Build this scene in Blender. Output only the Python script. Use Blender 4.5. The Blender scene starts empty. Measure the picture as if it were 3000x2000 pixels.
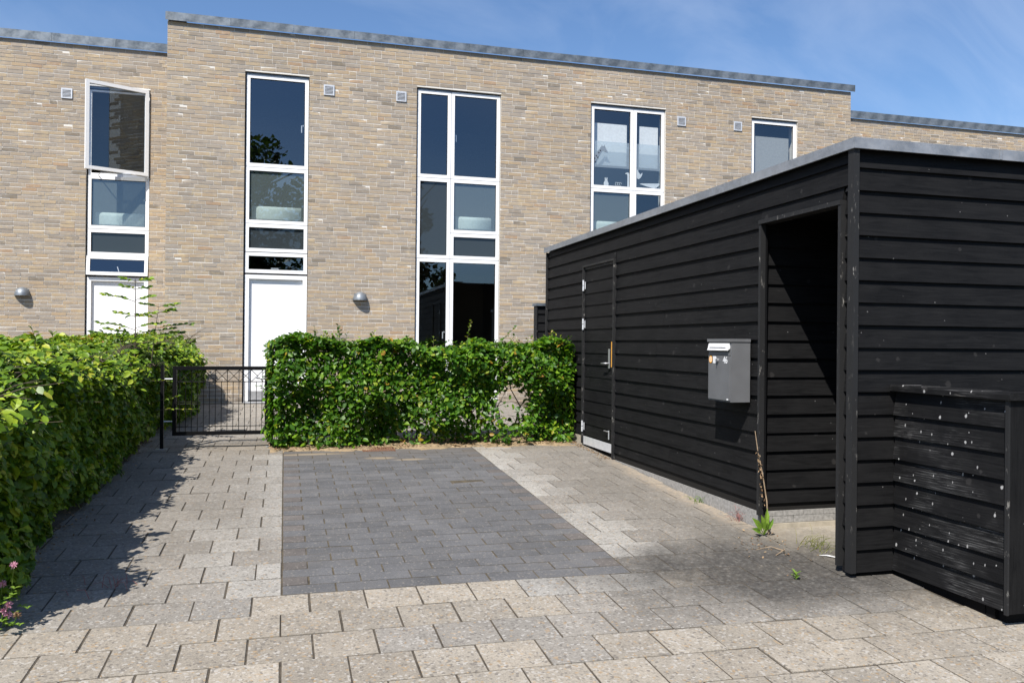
import bpy, math, random
import numpy as np
from mathutils import Vector, Matrix

random.seed(7)
RNG = np.random.default_rng(7)
S = bpy.context.scene
COL = S.collection

# ------------------------------------------------------------------ camera, sky, sun, exposure
cam_d = bpy.data.cameras.new('camera')
cam_d.sensor_width = 36.0
cam_d.lens = 2426.8 / 3000 * 36
cam_d.clip_start = 0.05
cam_d.clip_end = 3000
cam = bpy.data.objects.new('camera', cam_d)
COL.objects.link(cam)
yaw, pitch, roll = 0.268156, 0.0024013, 0.0096445
fwd = Vector((math.sin(yaw) * math.cos(pitch), math.cos(yaw) * math.cos(pitch), math.sin(pitch)))
r0 = Vector((math.cos(yaw), -math.sin(yaw), 0))
u0 = r0.cross(fwd)
rt = r0 * math.cos(roll) + u0 * math.sin(roll)
up = -r0 * math.sin(roll) + u0 * math.cos(roll)
EYE = Vector((0, 0, 1.669))
cam.matrix_world = Matrix(((rt.x, up.x, -fwd.x, EYE.x), (rt.y, up.y, -fwd.y, EYE.y), (rt.z, up.z, -fwd.z, EYE.z), (0, 0, 0, 1)))
S.camera = cam

SUN_DIR = Vector((1.0, 1.166, -1.915)).normalized()      # the way the light travels
w = bpy.data.worlds.new('World')
S.world = w
w.use_nodes = True
wn, wl = w.node_tree.nodes, w.node_tree.links
wn.clear()
out = wn.new('ShaderNodeOutputWorld')
bg = wn.new('ShaderNodeBackground')
bg.inputs['Strength'].default_value = 0.086
sky = wn.new('ShaderNodeTexSky')
sky.sky_type = 'NISHITA'
sky.sun_disc = False
sky.sun_elevation = math.asin(-SUN_DIR.z)
sky.sun_rotation = math.atan2(-SUN_DIR.x, -SUN_DIR.y)
sky.altitude = 0
sky.air_density = 1.0
sky.dust_density = 0.6
sky.ozone_density = 2.2
# thin cirrus drawn out in long veils
tc = wn.new('ShaderNodeTexCoord')
mp = wn.new('ShaderNodeMapping')
mp.inputs['Rotation'].default_value = (0.5, 0.35, 0.6)
mp.inputs['Scale'].default_value = (0.9, 6.5, 4.0)
nz = wn.new('ShaderNodeTexNoise')
nz.inputs['Scale'].default_value = 1.7
nz.inputs['Detail'].default_value = 7
nz.inputs['Roughness'].default_value = 0.55
nz.inputs['Distortion'].default_value = 0.6
cr = wn.new('ShaderNodeValToRGB')
cr.color_ramp.elements[0].position = 0.42
cr.color_ramp.elements[0].color = (0, 0, 0, 1)
cr.color_ramp.elements[1].position = 0.82
cr.color_ramp.elements[1].color = (0.17, 0.17, 0.17, 1)
mx = wn.new('ShaderNodeMix')
mx.data_type = 'RGBA'
mx.inputs[7].default_value = (9.5, 10.0, 10.8, 1)
tint = wn.new('ShaderNodeMix')
tint.data_type = 'RGBA'
tint.blend_type = 'MULTIPLY'
tint.inputs[0].default_value = 1.0
tint.inputs[7].default_value = (0.85, 1.0, 1.17, 1)
wl.new(tc.outputs['Generated'], mp.inputs['Vector'])
wl.new(mp.outputs['Vector'], nz.inputs['Vector'])
wl.new(nz.outputs['Fac'], cr.inputs['Fac'])
wl.new(cr.outputs['Color'], mx.inputs[0])
wl.new(sky.outputs['Color'], tint.inputs[6])
wl.new(tint.outputs[2], mx.inputs[6])
wl.new(mx.outputs[2], bg.inputs['Color'])
wl.new(bg.outputs['Background'], out.inputs['Surface'])

sun_d = bpy.data.lights.new('sun', 'SUN')
sun_d.energy = 5.0
sun_d.angle = math.radians(0.5)
sun_d.color = (1.0, 0.955, 0.89)
sun = bpy.data.objects.new('sun', sun_d)
COL.objects.link(sun)
sun.location = (-10, -12, 20)
sun.rotation_euler = SUN_DIR.to_track_quat('-Z', 'Y').to_euler()

S.view_settings.view_transform = 'Standard'
S.view_settings.look = 'None'
S.view_settings.gamma = 1
S.view_settings.use_curve_mapping = False
S.view_settings.exposure = 0.64
S.render.engine = 'CYCLES'
S.cycles.max_bounces = 8
S.cycles.transparent_max_bounces = 12
S.cycles.caustics_reflective = False
S.cycles.caustics_refractive = False


# ------------------------------------------------------------------ material helpers
class NT:
    def __init__(self, name):
        self.m = bpy.data.materials.new(name)
        self.m.use_nodes = True
        self.t = self.m.node_tree
        self.t.nodes.clear()
        self.out = self.n('ShaderNodeOutputMaterial')
        self._pos = None

    def n(self, t, **kw):
        nd = self.t.nodes.new(t)
        for k, v in kw.items():
            setattr(nd, k, v)
        return nd

    def put(self, nd, idx, v):
        if hasattr(v, 'is_output'):
            self.t.links.new(v, nd.inputs[idx])
        elif v is not None:
            if isinstance(v, (tuple, list)) and len(v) == 3 and nd.inputs[idx].type == 'RGBA':
                v = (*v, 1)
            nd.inputs[idx].default_value = v

    @property
    def pos(self):
        if self._pos is None:
            self._pos = self.n('ShaderNodeNewGeometry').outputs['Position']
        return self._pos

    def mapping(self, scale=(1, 1, 1), rot=(0, 0, 0), vec=None):
        m = self.n('ShaderNodeMapping')
        self.put(m, 'Vector', vec or self.pos)
        m.inputs['Scale'].default_value = scale
        m.inputs['Rotation'].default_value = rot
        return m.outputs[0]

    def noise(self, scale, detail=4, rough=0.55, vec=None, dist=0.0):
        nd = self.n('ShaderNodeTexNoise')
        self.put(nd, 'Vector', vec or self.pos)
        nd.inputs['Scale'].default_value = scale
        nd.inputs['Detail'].default_value = detail
        nd.inputs['Roughness'].default_value = rough
        nd.inputs['Distortion'].default_value = dist
        return nd.outputs['Fac']

    def voro(self, scale, vec=None, out='Distance', rnd=1.0):
        nd = self.n('ShaderNodeTexVoronoi')
        self.put(nd, 'Vector', vec or self.pos)
        nd.inputs['Scale'].default_value = scale
        nd.inputs['Randomness'].default_value = rnd
        return nd.outputs[out]

    def ramp(self, fac, stops, interp='LINEAR'):
        nd = self.n('ShaderNodeValToRGB')
        self.put(nd, 0, fac)
        e = nd.color_ramp.elements
        nd.color_ramp.interpolation = interp
        while len(e) < len(stops):
            e.new(0.5)
        for el, (p, c) in zip(e, stops):
            el.position = p
            if not isinstance(c, (tuple, list)):
                c = (c, c, c)
            el.color = (*c, 1)
        return nd.outputs[0]

    def math(self, op, a, b=None, clamp=False):
        nd = self.n('ShaderNodeMath', operation=op, use_clamp=clamp)
        self.put(nd, 0, a)
        if b is not None:
            self.put(nd, 1, b)
        return nd.outputs[0]

    def mix(self, fac, a, b, mode='MIX'):
        nd = self.n('ShaderNodeMix', data_type='RGBA', blend_type=mode)
        self.put(nd, 0, fac)
        self.put(nd, 6, a)
        self.put(nd, 7, b)
        return nd.outputs[2]

    def rand(self):
        """one number per piece, for lone objects and for islands of a joined mesh alike"""
        o = self.n('ShaderNodeObjectInfo').outputs['Random']
        i = self.n('ShaderNodeNewGeometry').outputs['Random Per Island']
        return self.math('FRACT', self.math('ADD', o, i))

    def xyz(self):
        s = self.n('ShaderNodeSeparateXYZ')
        self.put(s, 0, self.pos)
        return s.outputs

    def bump(self, h, strength=0.3, dist=0.01):
        b = self.n('ShaderNodeBump')
        b.inputs['Strength'].default_value = strength
        b.inputs['Distance'].default_value = dist
        self.put(b, 'Height', h)
        return b.outputs[0]

    def blob(self, cx, cy, rx, ry, wob, soft=0.35):
        """1 inside a noisy ellipse on the ground, 0 outside"""
        x, y, z = self.xyz()
        dx = self.math('DIVIDE', self.math('SUBTRACT', x, cx), rx)
        dy = self.math('DIVIDE', self.math('SUBTRACT', y, cy), ry)
        d = self.math('SQRT', self.math('ADD', self.math('MULTIPLY', dx, dx), self.math('MULTIPLY', dy, dy)))
        d = self.math('ADD', d, self.math('MULTIPLY', self.math('SUBTRACT', wob, 0.5), 1.1))
        return self.ramp(d, [(max(0, 0.75 - soft), 1), (min(1, 0.75 + soft), 0)])

    def bsdf(self, color, rough=0.7, spec=0.4, metal=0.0, normal=None, **kw):
        p = self.n('ShaderNodeBsdfPrincipled')
        self.put(p, 'Base Color', color)
        self.put(p, 'Roughness', rough)
        self.put(p, 'Specular IOR Level', spec)
        self.put(p, 'Metallic', metal)
        if normal is not None:
            self.put(p, 'Normal', normal)
        return p.outputs[0]

    def done(self, shader):
        self.t.links.new(shader, self.out.inputs['Surface'])
        return self.m


def m_plain(name, color, rough=0.6, spec=0.4, metal=0.0, vary=0.08, bump=0.0, scale=25):
    t = NT(name)
    n = t.noise(scale, 5)
    c = t.mix(1.0, color, t.ramp(n, [(0.3, 1 - vary), (0.7, 1 + vary)]), 'MULTIPLY')
    nm = t.bump(n, bump, 0.004) if bump else None
    return t.done(t.bsdf(c, rough, spec, metal, nm))


def m_brick(name):
    t = NT(name)
    r = t.rand()
    base = t.ramp(r, [(0.00, (0.363, 0.290, 0.210)), (0.16, (0.395, 0.296, 0.190)), (0.30, (0.341, 0.287, 0.227)),
                      (0.44, (0.382, 0.306, 0.215)), (0.58, (0.324, 0.275, 0.221)), (0.70, (0.414, 0.321, 0.210)),
                      (0.80, (0.356, 0.296, 0.233)), (0.89, (0.270, 0.226, 0.178)), (0.955, (0.369, 0.253, 0.158)), (0.98, (0.209, 0.174, 0.132))], 'CONSTANT')
    big = t.noise(0.55, 3)
    base = t.mix(1.0, base, t.ramp(big, [(0.3, 0.9), (0.7, 1.1)]), 'MULTIPLY')
    mott = t.noise(9.0, 5, 0.65, t.mapping((1, 1, 3.0)))
    base = t.mix(t.ramp(mott, [(0.45, 0.0), (0.75, 0.75)]), base, (0.27, 0.235, 0.205))
    yel = t.noise(6.0, 3, 0.6)
    base = t.mix(t.ramp(yel, [(0.56, 0.0), (0.72, 0.55)]), base, (0.50, 0.385, 0.22))
    pale = t.noise(14, 4, 0.6)
    base = t.mix(t.ramp(pale, [(0.55, 0.0), (0.8, 0.5)]), base, (0.50, 0.445, 0.38))
    fine = t.noise(140, 4, 0.7)
    base = t.mix(0.5, base, t.mix(1.0, base, t.ramp(fine, [(0.3, 0.6), (0.7, 1.35)]), 'MULTIPLY'))
    h = t.math('ADD', mott, t.math('MULTIPLY', fine, 0.4))
    return t.done(t.bsdf(base, 0.88, 0.25, 0, t.bump(h, 0.5, 0.006)))


def m_mortar(name):
    t = NT(name)
    n = t.noise(60, 5, 0.7)
    c = t.ramp(n, [(0.3, (0.60, 0.565, 0.51)), (0.7, (0.74, 0.705, 0.65))])
    return t.done(t.bsdf(c, 0.95, 0.2, 0, t.bump(n, 0.4, 0.004)))


def m_zinc(name, lo=(0.095, 0.112, 0.128), hi=(0.20, 0.225, 0.25), axis='x'):
    t = NT(name)
    v = t.mapping((1, 1, 1), (0, math.radians(-35), 0))
    wv = t.n('ShaderNodeTexWave', wave_type='BANDS', bands_direction='X')
    t.put(wv, 'Vector', v)
    wv.inputs['Scale'].default_value = 1.1
    wv.inputs['Distortion'].default_value = 5.0
    wv.inputs['Detail'].default_value = 3
    cl = t.noise(16, 5, 0.6)
    f = t.math('ADD', t.math('MULTIPLY', wv.outputs['Fac'], 0.3), t.math('MULTIPLY', cl, 0.75))
    r = t.math('MULTIPLY', t.math('SUBTRACT', t.n('ShaderNodeObjectInfo').outputs['Random'], 0.5), 0.16)
    c = t.ramp(t.math('ADD', f, r), [(0.3, lo), (0.75, hi)])
    sp = t.noise(90, 3, 0.6)
    c = t.mix(t.ramp(sp, [(0.62, 0), (0.72, 0.5)]), c, (0.5, 0.52, 0.54))
    return t.done(t.bsdf(c, t.ramp(cl, [(0.3, 0.38), (0.7, 0.6)]), 0.5, 0.45))


def m_black_wood(name, along, wear=0.0, chip=0.35):
    """black stained boards; grain runs along one axis; nail heads, chips and worn grain"""
    t = NT(name)
    sc = {'x': (2.5, 40, 40), 'y': (40, 2.5, 40), 'z': (40, 40, 2.5)}[along]
    off = t.math('MULTIPLY', t.n('ShaderNodeObjectInfo').outputs['Random'], 37.0)
    va = t.n('ShaderNodeVectorMath', operation='ADD')
    t.put(va, 0, t.pos)
    cb = t.n('ShaderNodeCombineXYZ')
    for i in range(3):
        t.put(cb, i, off)
    t.put(va, 1, cb.outputs[0])
    v = va.outputs[0]
    g = t.noise(1.0, 6, 0.65, t.mapping(sc, vec=v), 1.5)
    bl = t.noise(3.5, 4, 0.6, v)
    c = t.ramp(g, [(0.3, (0.0042, 0.0042, 0.0046)), (0.7, (0.0125, 0.0124, 0.0128))])
    c = t.mix(t.ramp(bl, [(0.4, 0), (0.75, 0.5)]), c, (0.0155, 0.0152, 0.0154))
    # knots
    sk = {'x': (3.2, 5, 7.0), 'y': (5, 3.2, 7.0), 'z': (7, 7, 3.2)}[along]
    sp_ = t.n('ShaderNodeSeparateXYZ')
    t.put(sp_, 0, v)
    cb2 = t.n('ShaderNodeCombineXYZ')
    t.put(cb2, 0, sp_.outputs[{'x': 0, 'y': 1, 'z': 0}[along]])
    t.put(cb2, 1, sp_.outputs[2])
    flat = cb2.outputs[0]

    def dots(scale, r, keep, stretch=(1, 1, 1)):
        a = t.n('ShaderNodeTexVoronoi', voronoi_dimensions='2D')
        wob = t.n('ShaderNodeTexNoise')
        t.put(wob, 'Vector', flat)
        wob.inputs['Scale'].default_value = 45
        wob.inputs['Detail'].default_value = 3
        wv_ = t.n('ShaderNodeVectorMath', operation='SCALE')
        t.put(wv_, 0, wob.outputs['Color'])
        wv_.inputs['Scale'].default_value = r * 1.7
        ad = t.n('ShaderNodeVectorMath', operation='ADD')
        t.put(ad, 0, flat)
        t.put(ad, 1, wv_.outputs[0])
        t.put(a, 'Vector', t.mapping(stretch, vec=ad.outputs[0]))
        a.inputs['Scale'].default_value = scale
        sc_ = t.n('ShaderNodeSeparateColor')
        t.put(sc_, 0, a.outputs['Color'])
        size = t.math('ADD', 0.45, t.math('MULTIPLY', sc_.outputs[1], 0.9))
        d = t.math('DIVIDE', a.outputs['Distance'], size)
        return t.math('MULTIPLY', t.ramp(d, [(r * scale * 0.75, 1), (r * scale * 1.25, 0)]), t.math('GREATER_THAN', sc_.outputs[0], 1 - keep))
    kd = dots(2.6, 0.017, 0.8)
    c = t.mix(t.math('MULTIPLY', kd, 0.45), c, (0.040, 0.038, 0.037))
    # bright chips following the grain
    g2 = t.noise(1.0, 5, 0.7, t.mapping(tuple(q * 1.7 for q in sc), vec=v), 0.8)
    area = t.noise(1.3, 3, 0.5, v)
    thr = 0.74 - 0.17 * chip
    ch = t.math('MULTIPLY', t.ramp(g2, [(thr, 0), (thr + 0.06, 1)]), t.ramp(area, [(0.50, 0), (0.62, 1)]))
    c = t.mix(t.math('MULTIPLY', ch, 0.8), c, (0.20, 0.185, 0.165))
    # nail heads and knocks
    c = t.mix(dots(5.0, 0.0032, 0.30), c, (0.12, 0.118, 0.115))
    if wear:
        patch = t.noise(2.6, 3, 0.55, v)
        grain = t.noise(1.0, 5, 0.75, t.mapping(tuple(q * 1.5 for q in sc), vec=v), 1.2)
        wv = t.n('ShaderNodeTexWave', wave_type='RINGS', rings_direction='X')
        t.put(wv, 'Vector', t.mapping((1, 1.1, 7.5), vec=v))
        wv.inputs['Scale'].default_value = 3.0
        wv.inputs['Distortion'].default_value = 3.5
        wv.inputs['Detail'].default_value = 3
        wv.inputs['Detail Scale'].default_value = 2.0
        gr = t.math('MULTIPLY', t.ramp(wv.outputs['Fac'], [(0.62, 0.25), (0.95, 1)]), t.ramp(grain, [(0.42, 0), (0.72, 1)]))
        wmask = t.math('MULTIPLY', gr, t.ramp(patch, [(0.46, 0), (0.70, 1)]))
        c = t.mix(t.math('MULTIPLY', wmask, wear * 0.75), c, (0.23, 0.228, 0.225))
        c = t.mix(dots(6.5, 0.0066, 0.45, (1, 0.8, 1)), c, (0.33, 0.325, 0.32))
        c = t.mix(dots(13.0, 0.0042, 0.30, (1, 0.6, 1)), c, (0.26, 0.255, 0.25))
    h = t.math('ADD', g, t.math('MULTIPLY', bl, 0.5))
    return t.done(t.bsdf(c, 0.6, 0.10, 0, t.bump(h, 0.35, 0.004)))


def m_trim(name):
    t = NT(name)
    n = t.noise(30, 5, 0.7, t.mapping((1, 1, 0.35)))
    a = t.noise(2.2, 3, 0.5)
    c = t.mix(t.math('MULTIPLY', t.ramp(n, [(0.60, 0), (0.68, 1)]), t.ramp(a, [(0.45, 0.1), (0.65, 1)])), (0.016, 0.016, 0.0165), (0.30, 0.285, 0.26))
    return t.done(t.bsdf(c, 0.6, 0.3, 0, t.bump(n, 0.3, 0.003)))


def m_slab(name, tone, speck=1.0):
    t = NT(name)
    r = t.rand()
    base = t.mix(1.0, tone, t.ramp(r, [(0, 0.86), (0.5, 1.0), (1, 1.13)]), 'MULTIPLY')
    hue = t.math('FRACT', t.math('MULTIPLY', r, 7.31))
    base = t.mix(t.ramp(hue, [(0.55, 0), (1.0, 0.4)]), base, t.mix(1.0, base, (0.94, 0.97, 1.01), 'MULTIPLY'))
    cloud = t.noise(5, 5, 0.65)
    base = t.mix(1.0, base, t.ramp(cloud, [(0.28, 0.84), (0.72, 1.12)]), 'MULTIPLY')
    f1 = t.noise(85, 3, 0.75)
    base = t.mix(0.75 * speck, base, t.mix(1.0, base, t.ramp(f1, [(0.30, 0.62), (0.5, 1.0), (0.70, 1.32)]), 'MULTIPLY'))
    vs = t.voro(75, out='Color')
    sep = t.n('ShaderNodeSeparateColor')
    t.put(sep, 0, vs)
    base = t.mix(t.ramp(sep.outputs[0], [(0.88, 0), (0.92, 0.5 * speck)]), base, (0.42, 0.40, 0.37))
    base = t.mix(t.ramp(sep.outputs[1], [(0.88, 0), (0.92, 0.6 * speck)]), base, (0.10, 0.09, 0.08))
    base = t.mix(t.ramp(sep.outputs[2], [(0.945, 0), (0.965, 0.5 * speck)]), base, (0.32, 0.21, 0.10))
    # grime: dark algae crust by the shed, sand against its plinth, soil along the hedges
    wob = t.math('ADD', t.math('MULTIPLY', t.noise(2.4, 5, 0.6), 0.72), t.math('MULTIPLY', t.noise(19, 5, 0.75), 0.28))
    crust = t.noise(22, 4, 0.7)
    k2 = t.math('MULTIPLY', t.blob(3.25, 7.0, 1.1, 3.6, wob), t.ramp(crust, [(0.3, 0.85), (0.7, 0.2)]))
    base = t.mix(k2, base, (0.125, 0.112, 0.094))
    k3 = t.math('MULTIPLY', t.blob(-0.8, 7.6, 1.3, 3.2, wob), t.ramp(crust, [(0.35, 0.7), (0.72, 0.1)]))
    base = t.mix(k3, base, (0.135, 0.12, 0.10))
    k4 = t.math('MULTIPLY', t.blob(1.6, 9.95, 3.5, 0.75, wob), t.ramp(crust, [(0.3, 0.7), (0.75, 0.2)]))
    base = t.mix(k4, base, (0.16, 0.125, 0.085))
    s1 = t.math('MULTIPLY', t.blob(3.55, 7.0, 0.24, 2.3, wob), t.ramp(crust, [(0.35, 0.85), (0.65, 0.05)]))
    base = t.mix(s1, base, (0.37, 0.30, 0.22))
    s2 = t.math('MULTIPLY', t.blob(3.75, 5.1, 0.5, 0.42, wob), 0.75)
    base = t.mix(s2, base, (0.36, 0.32, 0.26))
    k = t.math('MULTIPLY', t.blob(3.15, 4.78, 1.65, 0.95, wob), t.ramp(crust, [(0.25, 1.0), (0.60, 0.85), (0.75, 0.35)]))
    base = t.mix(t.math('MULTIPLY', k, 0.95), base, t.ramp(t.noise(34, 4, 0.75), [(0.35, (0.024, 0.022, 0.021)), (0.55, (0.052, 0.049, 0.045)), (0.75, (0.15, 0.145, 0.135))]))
    h = t.math('ADD', t.math('MULTIPLY', f1, 1.0), t.math('MULTIPLY', t.voro(110), 0.8))
    return t.done(t.bsdf(base, 0.9, 0.25, 0, t.bump(h, 0.4, 0.004)))


def m_paver(name, tone):
    t = NT(name)
    r = t.rand()
    base = t.mix(1.0, tone, t.ramp(r, [(0, 0.85), (1, 1.15)]), 'MULTIPLY')
    cloud = t.noise(3.5, 5, 0.65)
    base = t.mix(1.0, base, t.ramp(cloud, [(0.3, 0.85), (0.7, 1.15)]), 'MULTIPLY')
    f1 = t.noise(110, 3, 0.7)
    base = t.mix(0.6, base, t.mix(1.0, base, t.ramp(f1, [(0.3, 0.55), (0.7, 1.5)]), 'MULTIPLY'))
    vs = t.voro(85, out='Color')
    sep = t.n('ShaderNodeSeparateColor')
    t.put(sep, 0, vs)
    base = t.mix(t.ramp(sep.outputs[0], [(0.93, 0), (0.96, 0.5)]), base, (0.24, 0.22, 0.19))
    wob = t.noise(3.0, 6, 0.7)
    cr_ = t.noise(24, 4, 0.7)
    x, y, z = t.xyz()
    dusty = t.math('MULTIPLY', t.ramp(wob, [(0.45, 0), (0.7, 0.4)]), t.ramp(cr_, [(0.4, 0.2), (0.7, 1)]))
    base = t.mix(dusty, base, (0.155, 0.138, 0.118))
    k = t.math('MULTIPLY', t.blob(1.0, 9.75, 3.0, 0.9, wob), t.ramp(cr_, [(0.35, 0.75), (0.75, 0.25)]))
    base = t.mix(k, base, (0.115, 0.10, 0.085))
    for cx, cy, rx, ry in ((1.02, 9.06, 0.20, 0.09), (1.34, 8.93, 0.22, 0.07), (0.3, 9.4, 0.5, 0.08)):
        base = t.mix(t.math('MULTIPLY', t.blob(cx, cy, rx, ry, wob, 0.35), 0.55), base, (0.34, 0.26, 0.16))
    return t.done(t.bsdf(base, 0.85, 0.3, 0, t.bump(f1, 0.35, 0.003)))


def m_ground(name, lo, hi, scale=7):
    t = NT(name)
    n = t.noise(scale, 7, 0.7)
    f = t.noise(120, 4, 0.7)
    c = t.ramp(n, [(0.3, lo), (0.7, hi)])
    c = t.mix(0.7, c, t.mix(1.0, c, t.ramp(f, [(0.3, 0.5), (0.7, 1.5)]), 'MULTIPLY'))
    return t.done(t.bsdf(c, 0.95, 0.2, 0, t.bump(f, 0.6, 0.01)))


def m_leaf(name, stops, gloss=0.42, trans=0.34):
    t = NT(name)
    r = t.rand()
    c = t.ramp(r, stops)
    n = t.noise(2.2, 3)
    c = t.mix(1.0, c, t.ramp(n, [(0.3, 0.78), (0.7, 1.2)]), 'MULTIPLY')
    vein = t.noise(60, 3)
    c = t.mix(0.5, c, t.mix(1.0, c, t.ramp(vein, [(0.3, 0.7), (0.7, 1.25)]), 'MULTIPLY'))
    p = t.bsdf(c, gloss, 0.32)
    tr = t.n('ShaderNodeBsdfTranslucent')
    t.put(tr, 'Color', t.mix(1.0, c, (1.35, 1.5, 0.5), 'MULTIPLY'))
    ms = t.n('ShaderNodeMixShader')
    ms.inputs[0].default_value = trans
    t.t.links.new(p, ms.inputs[1])
    t.t.links.new(tr.outputs[0], ms.inputs[2])
    return t.done(ms.outputs[0])


def m_glass(name, tintc, haze_amount=0.0, haze_col=(0.15, 0.18, 0.18), reflect=1.0):
    """window pane: clear or filmed glass that mirrors by its Fresnel angle"""
    t = NT(name)
    tr = t.n('ShaderNodeBsdfTransparent')
    t.put(tr, 'Color', tintc)
    body = tr.outputs[0]
    if haze_amount:
        d = t.n('ShaderNodeBsdfDiffuse')
        t.put(d, 'Color', haze_col)
        m0 = t.n('ShaderNodeMixShader')
        m0.inputs[0].default_value = haze_amount
        t.t.links.new(body, m0.inputs[1])
        t.t.links.new(d.outputs[0], m0.inputs[2])
        body = m0.outputs[0]
    gl = t.n('ShaderNodeBsdfGlossy')
    gl.inputs['Roughness'].default_value = 0.0
    t.put(gl, 'Color', (0.72, 0.86, 1.0))
    g = t.n('ShaderNodeNewGeometry')
    dt = t.n('ShaderNodeVectorMath', operation='DOT_PRODUCT')
    t.put(dt, 0, g.outputs['Incoming'])
    t.put(dt, 1, g.outputs['Normal'])
    c = t.math('SUBTRACT', 1.0, t.math('ABSOLUTE', dt.outputs['Value']), True)
    f = t.math('MULTIPLY', t.math('ADD', 0.042, t.math('MULTIPLY', t.math('POWER', c, 5.0), 0.95)), 3.0 * reflect, True)
    ms = t.n('ShaderNodeMixShader')
    t.put(ms, 0, f)
    t.t.links.new(body, ms.inputs[1])
    t.t.links.new(gl.outputs[0], ms.inputs[2])
    return t.done(ms.outputs[0])


M = {}
M['brick'] = m_brick('buff_brick')
M['mortar'] = m_mortar('pale_mortar')
M['white'] = m_plain('white_paint', (0.80, 0.80, 0.80), 0.4, 0.4, vary=0.02)
M['door_white'] = m_plain('white_door', (0.80, 0.80, 0.80), 0.35, 0.4, vary=0.02)
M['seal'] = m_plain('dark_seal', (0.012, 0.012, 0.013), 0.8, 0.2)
M['zinc'] = m_zinc('weathered_zinc')
M['zinc_shed'] = m_zinc('bright_zinc', (0.23, 0.245, 0.265), (0.36, 0.375, 0.40))
M['galv'] = m_zinc('galvanised_lamp', (0.125, 0.14, 0.155), (0.22, 0.24, 0.26))
M['alu'] = m_plain('pale_aluminium', (0.62, 0.63, 0.65), 0.4, 0.5, 0.3)
M['steel'] = m_plain('brushed_steel', (0.55, 0.55, 0.56), 0.35, 0.5, 0.7)
M['plank_y'] = m_black_wood('black_boards_side', 'y', 0, 0.42)
M['plank_x'] = m_black_wood('black_boards_front', 'x', 0, 0.18)
M['plank_worn'] = m_black_wood('black_boards_worn', 'y', 0.95, 0.5)
M['board_z'] = m_black_wood('black_upright_board', 'z', 0, 0.3)
M['trim'] = m_trim('black_trim_chipped')
M['black'] = m_plain('black_paint', (0.005, 0.005, 0.0055), 0.7, 0.1)
M['black_metal'] = m_plain('black_metal', (0.004, 0.004, 0.0045), 0.5, 0.15)
M['dark_room'] = m_plain('dim_interior', (0.15, 0.132, 0.11), 0.9, 0.1)
M['plinth_black'] = m_plain('black_block', (0.014, 0.013, 0.012), 0.8, 0.2, bump=0.4, scale=60)
M['block'] = m_plain('grey_block', (0.27, 0.26, 0.245), 0.9, 0.2, vary=0.25, bump=0.5, scale=40)
M['concrete'] = m_plain('sandy_concrete', (0.36, 0.32, 0.255), 0.95, 0.2, vary=0.2, bump=0.4, scale=14)
M['slab'] = m_slab('tan_slab', (0.268, 0.236, 0.192))
M['slab_grey'] = m_slab('grey_slab', (0.236, 0.216, 0.188))
M['slab_pale'] = m_slab('pale_slab', (0.298, 0.280, 0.250))
M['passage_concrete'] = m_slab('passage_concrete', (0.33, 0.295, 0.24), 0.5)
M['paver'] = m_paver('dark_paver', (0.098, 0.097, 0.099))
M['paver_brown'] = m_paver('brown_paver', (0.108, 0.096, 0.089))
M['joint'] = m_ground('joint_sand', (0.040, 0.034, 0.027), (0.11, 0.092, 0.07), 12)
M['joint_tan'] = m_ground('bay_joint_sand', (0.045, 0.038, 0.028), (0.13, 0.105, 0.07), 14)
M['earth'] = m_ground('earth', (0.07, 0.06, 0.045), (0.14, 0.115, 0.085), 3)
M['sand'] = m_ground('sandy_soil', (0.17, 0.125, 0.075), (0.38, 0.28, 0.17), 9)
M['road'] = m_ground('asphalt', (0.045, 0.045, 0.046), (0.06, 0.06, 0.06), 3)
GREEN = [(0.0, (0.026, 0.078, 0.008)), (0.35, (0.050, 0.135, 0.010)), (0.68, (0.090, 0.200, 0.012)), (0.92, (0.17, 0.28, 0.018)), (0.985, (0.29, 0.32, 0.03)), (1.0, (0.34, 0.16, 0.03))]
DARKG = [(0.0, (0.045, 0.095, 0.008)), (0.35, (0.095, 0.175, 0.012)), (0.68, (0.165, 0.26, 0.016)), (0.92, (0.27, 0.35, 0.024)), (1.0, (0.35, 0.36, 0.04))]
M['leaf'] = m_leaf('hedge_leaf', GREEN)
M['leaf_left'] = m_leaf('hedge_leaf_left', DARKG, 0.42, 0.24)
M['leaf_tip'] = m_leaf('young_leaf', [(0, (0.10, 0.19, 0.02)), (0.6, (0.22, 0.29, 0.03)), (0.88, (0.30, 0.28, 0.05)), (1, (0.34, 0.14, 0.04))])
M['tree_leaf'] = m_leaf('tree_leaf', [(0, (0.03, 0.06, 0.012)), (1, (0.08, 0.11, 0.02))])
M['weed_leaf'] = m_leaf('weed_leaf', [(0, (0.12, 0.22, 0.03)), (1, (0.22, 0.33, 0.05))])
M['dry_leaf'] = m_leaf('dry_leaf', [(0, (0.17, 0.09, 0.045)), (0.5, (0.25, 0.16, 0.09)), (1, (0.34, 0.25, 0.15))], 0.8, 0.1)
M['bark'] = m_plain('bark', (0.095, 0.075, 0.055), 0.9, 0.2, vary=0.3, bump=0.5, scale=60)
M['twig'] = m_plain('dry_stalk', (0.30, 0.22, 0.145), 0.9, 0.2, vary=0.3)
M['redgrass'] = m_plain('reddish_grass', (0.28, 0.12, 0.11), 0.8, 0.2)
M['grass'] = m_leaf('grass_blade', [(0, (0.14, 0.17, 0.04)), (1, (0.30, 0.28, 0.10))])
M['pink'] = m_plain('pink_clover', (0.55, 0.28, 0.36), 0.9, 0.2)
M['postwood'] = m_plain('grey_wood', (0.20, 0.165, 0.125), 0.9, 0.2, vary=0.3, bump=0.5, scale=30)
M['rust'] = m_plain('rusty_iron', (0.17, 0.085, 0.05), 0.9, 0.2, vary=0.35, bump=0.6, scale=50)
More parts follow.
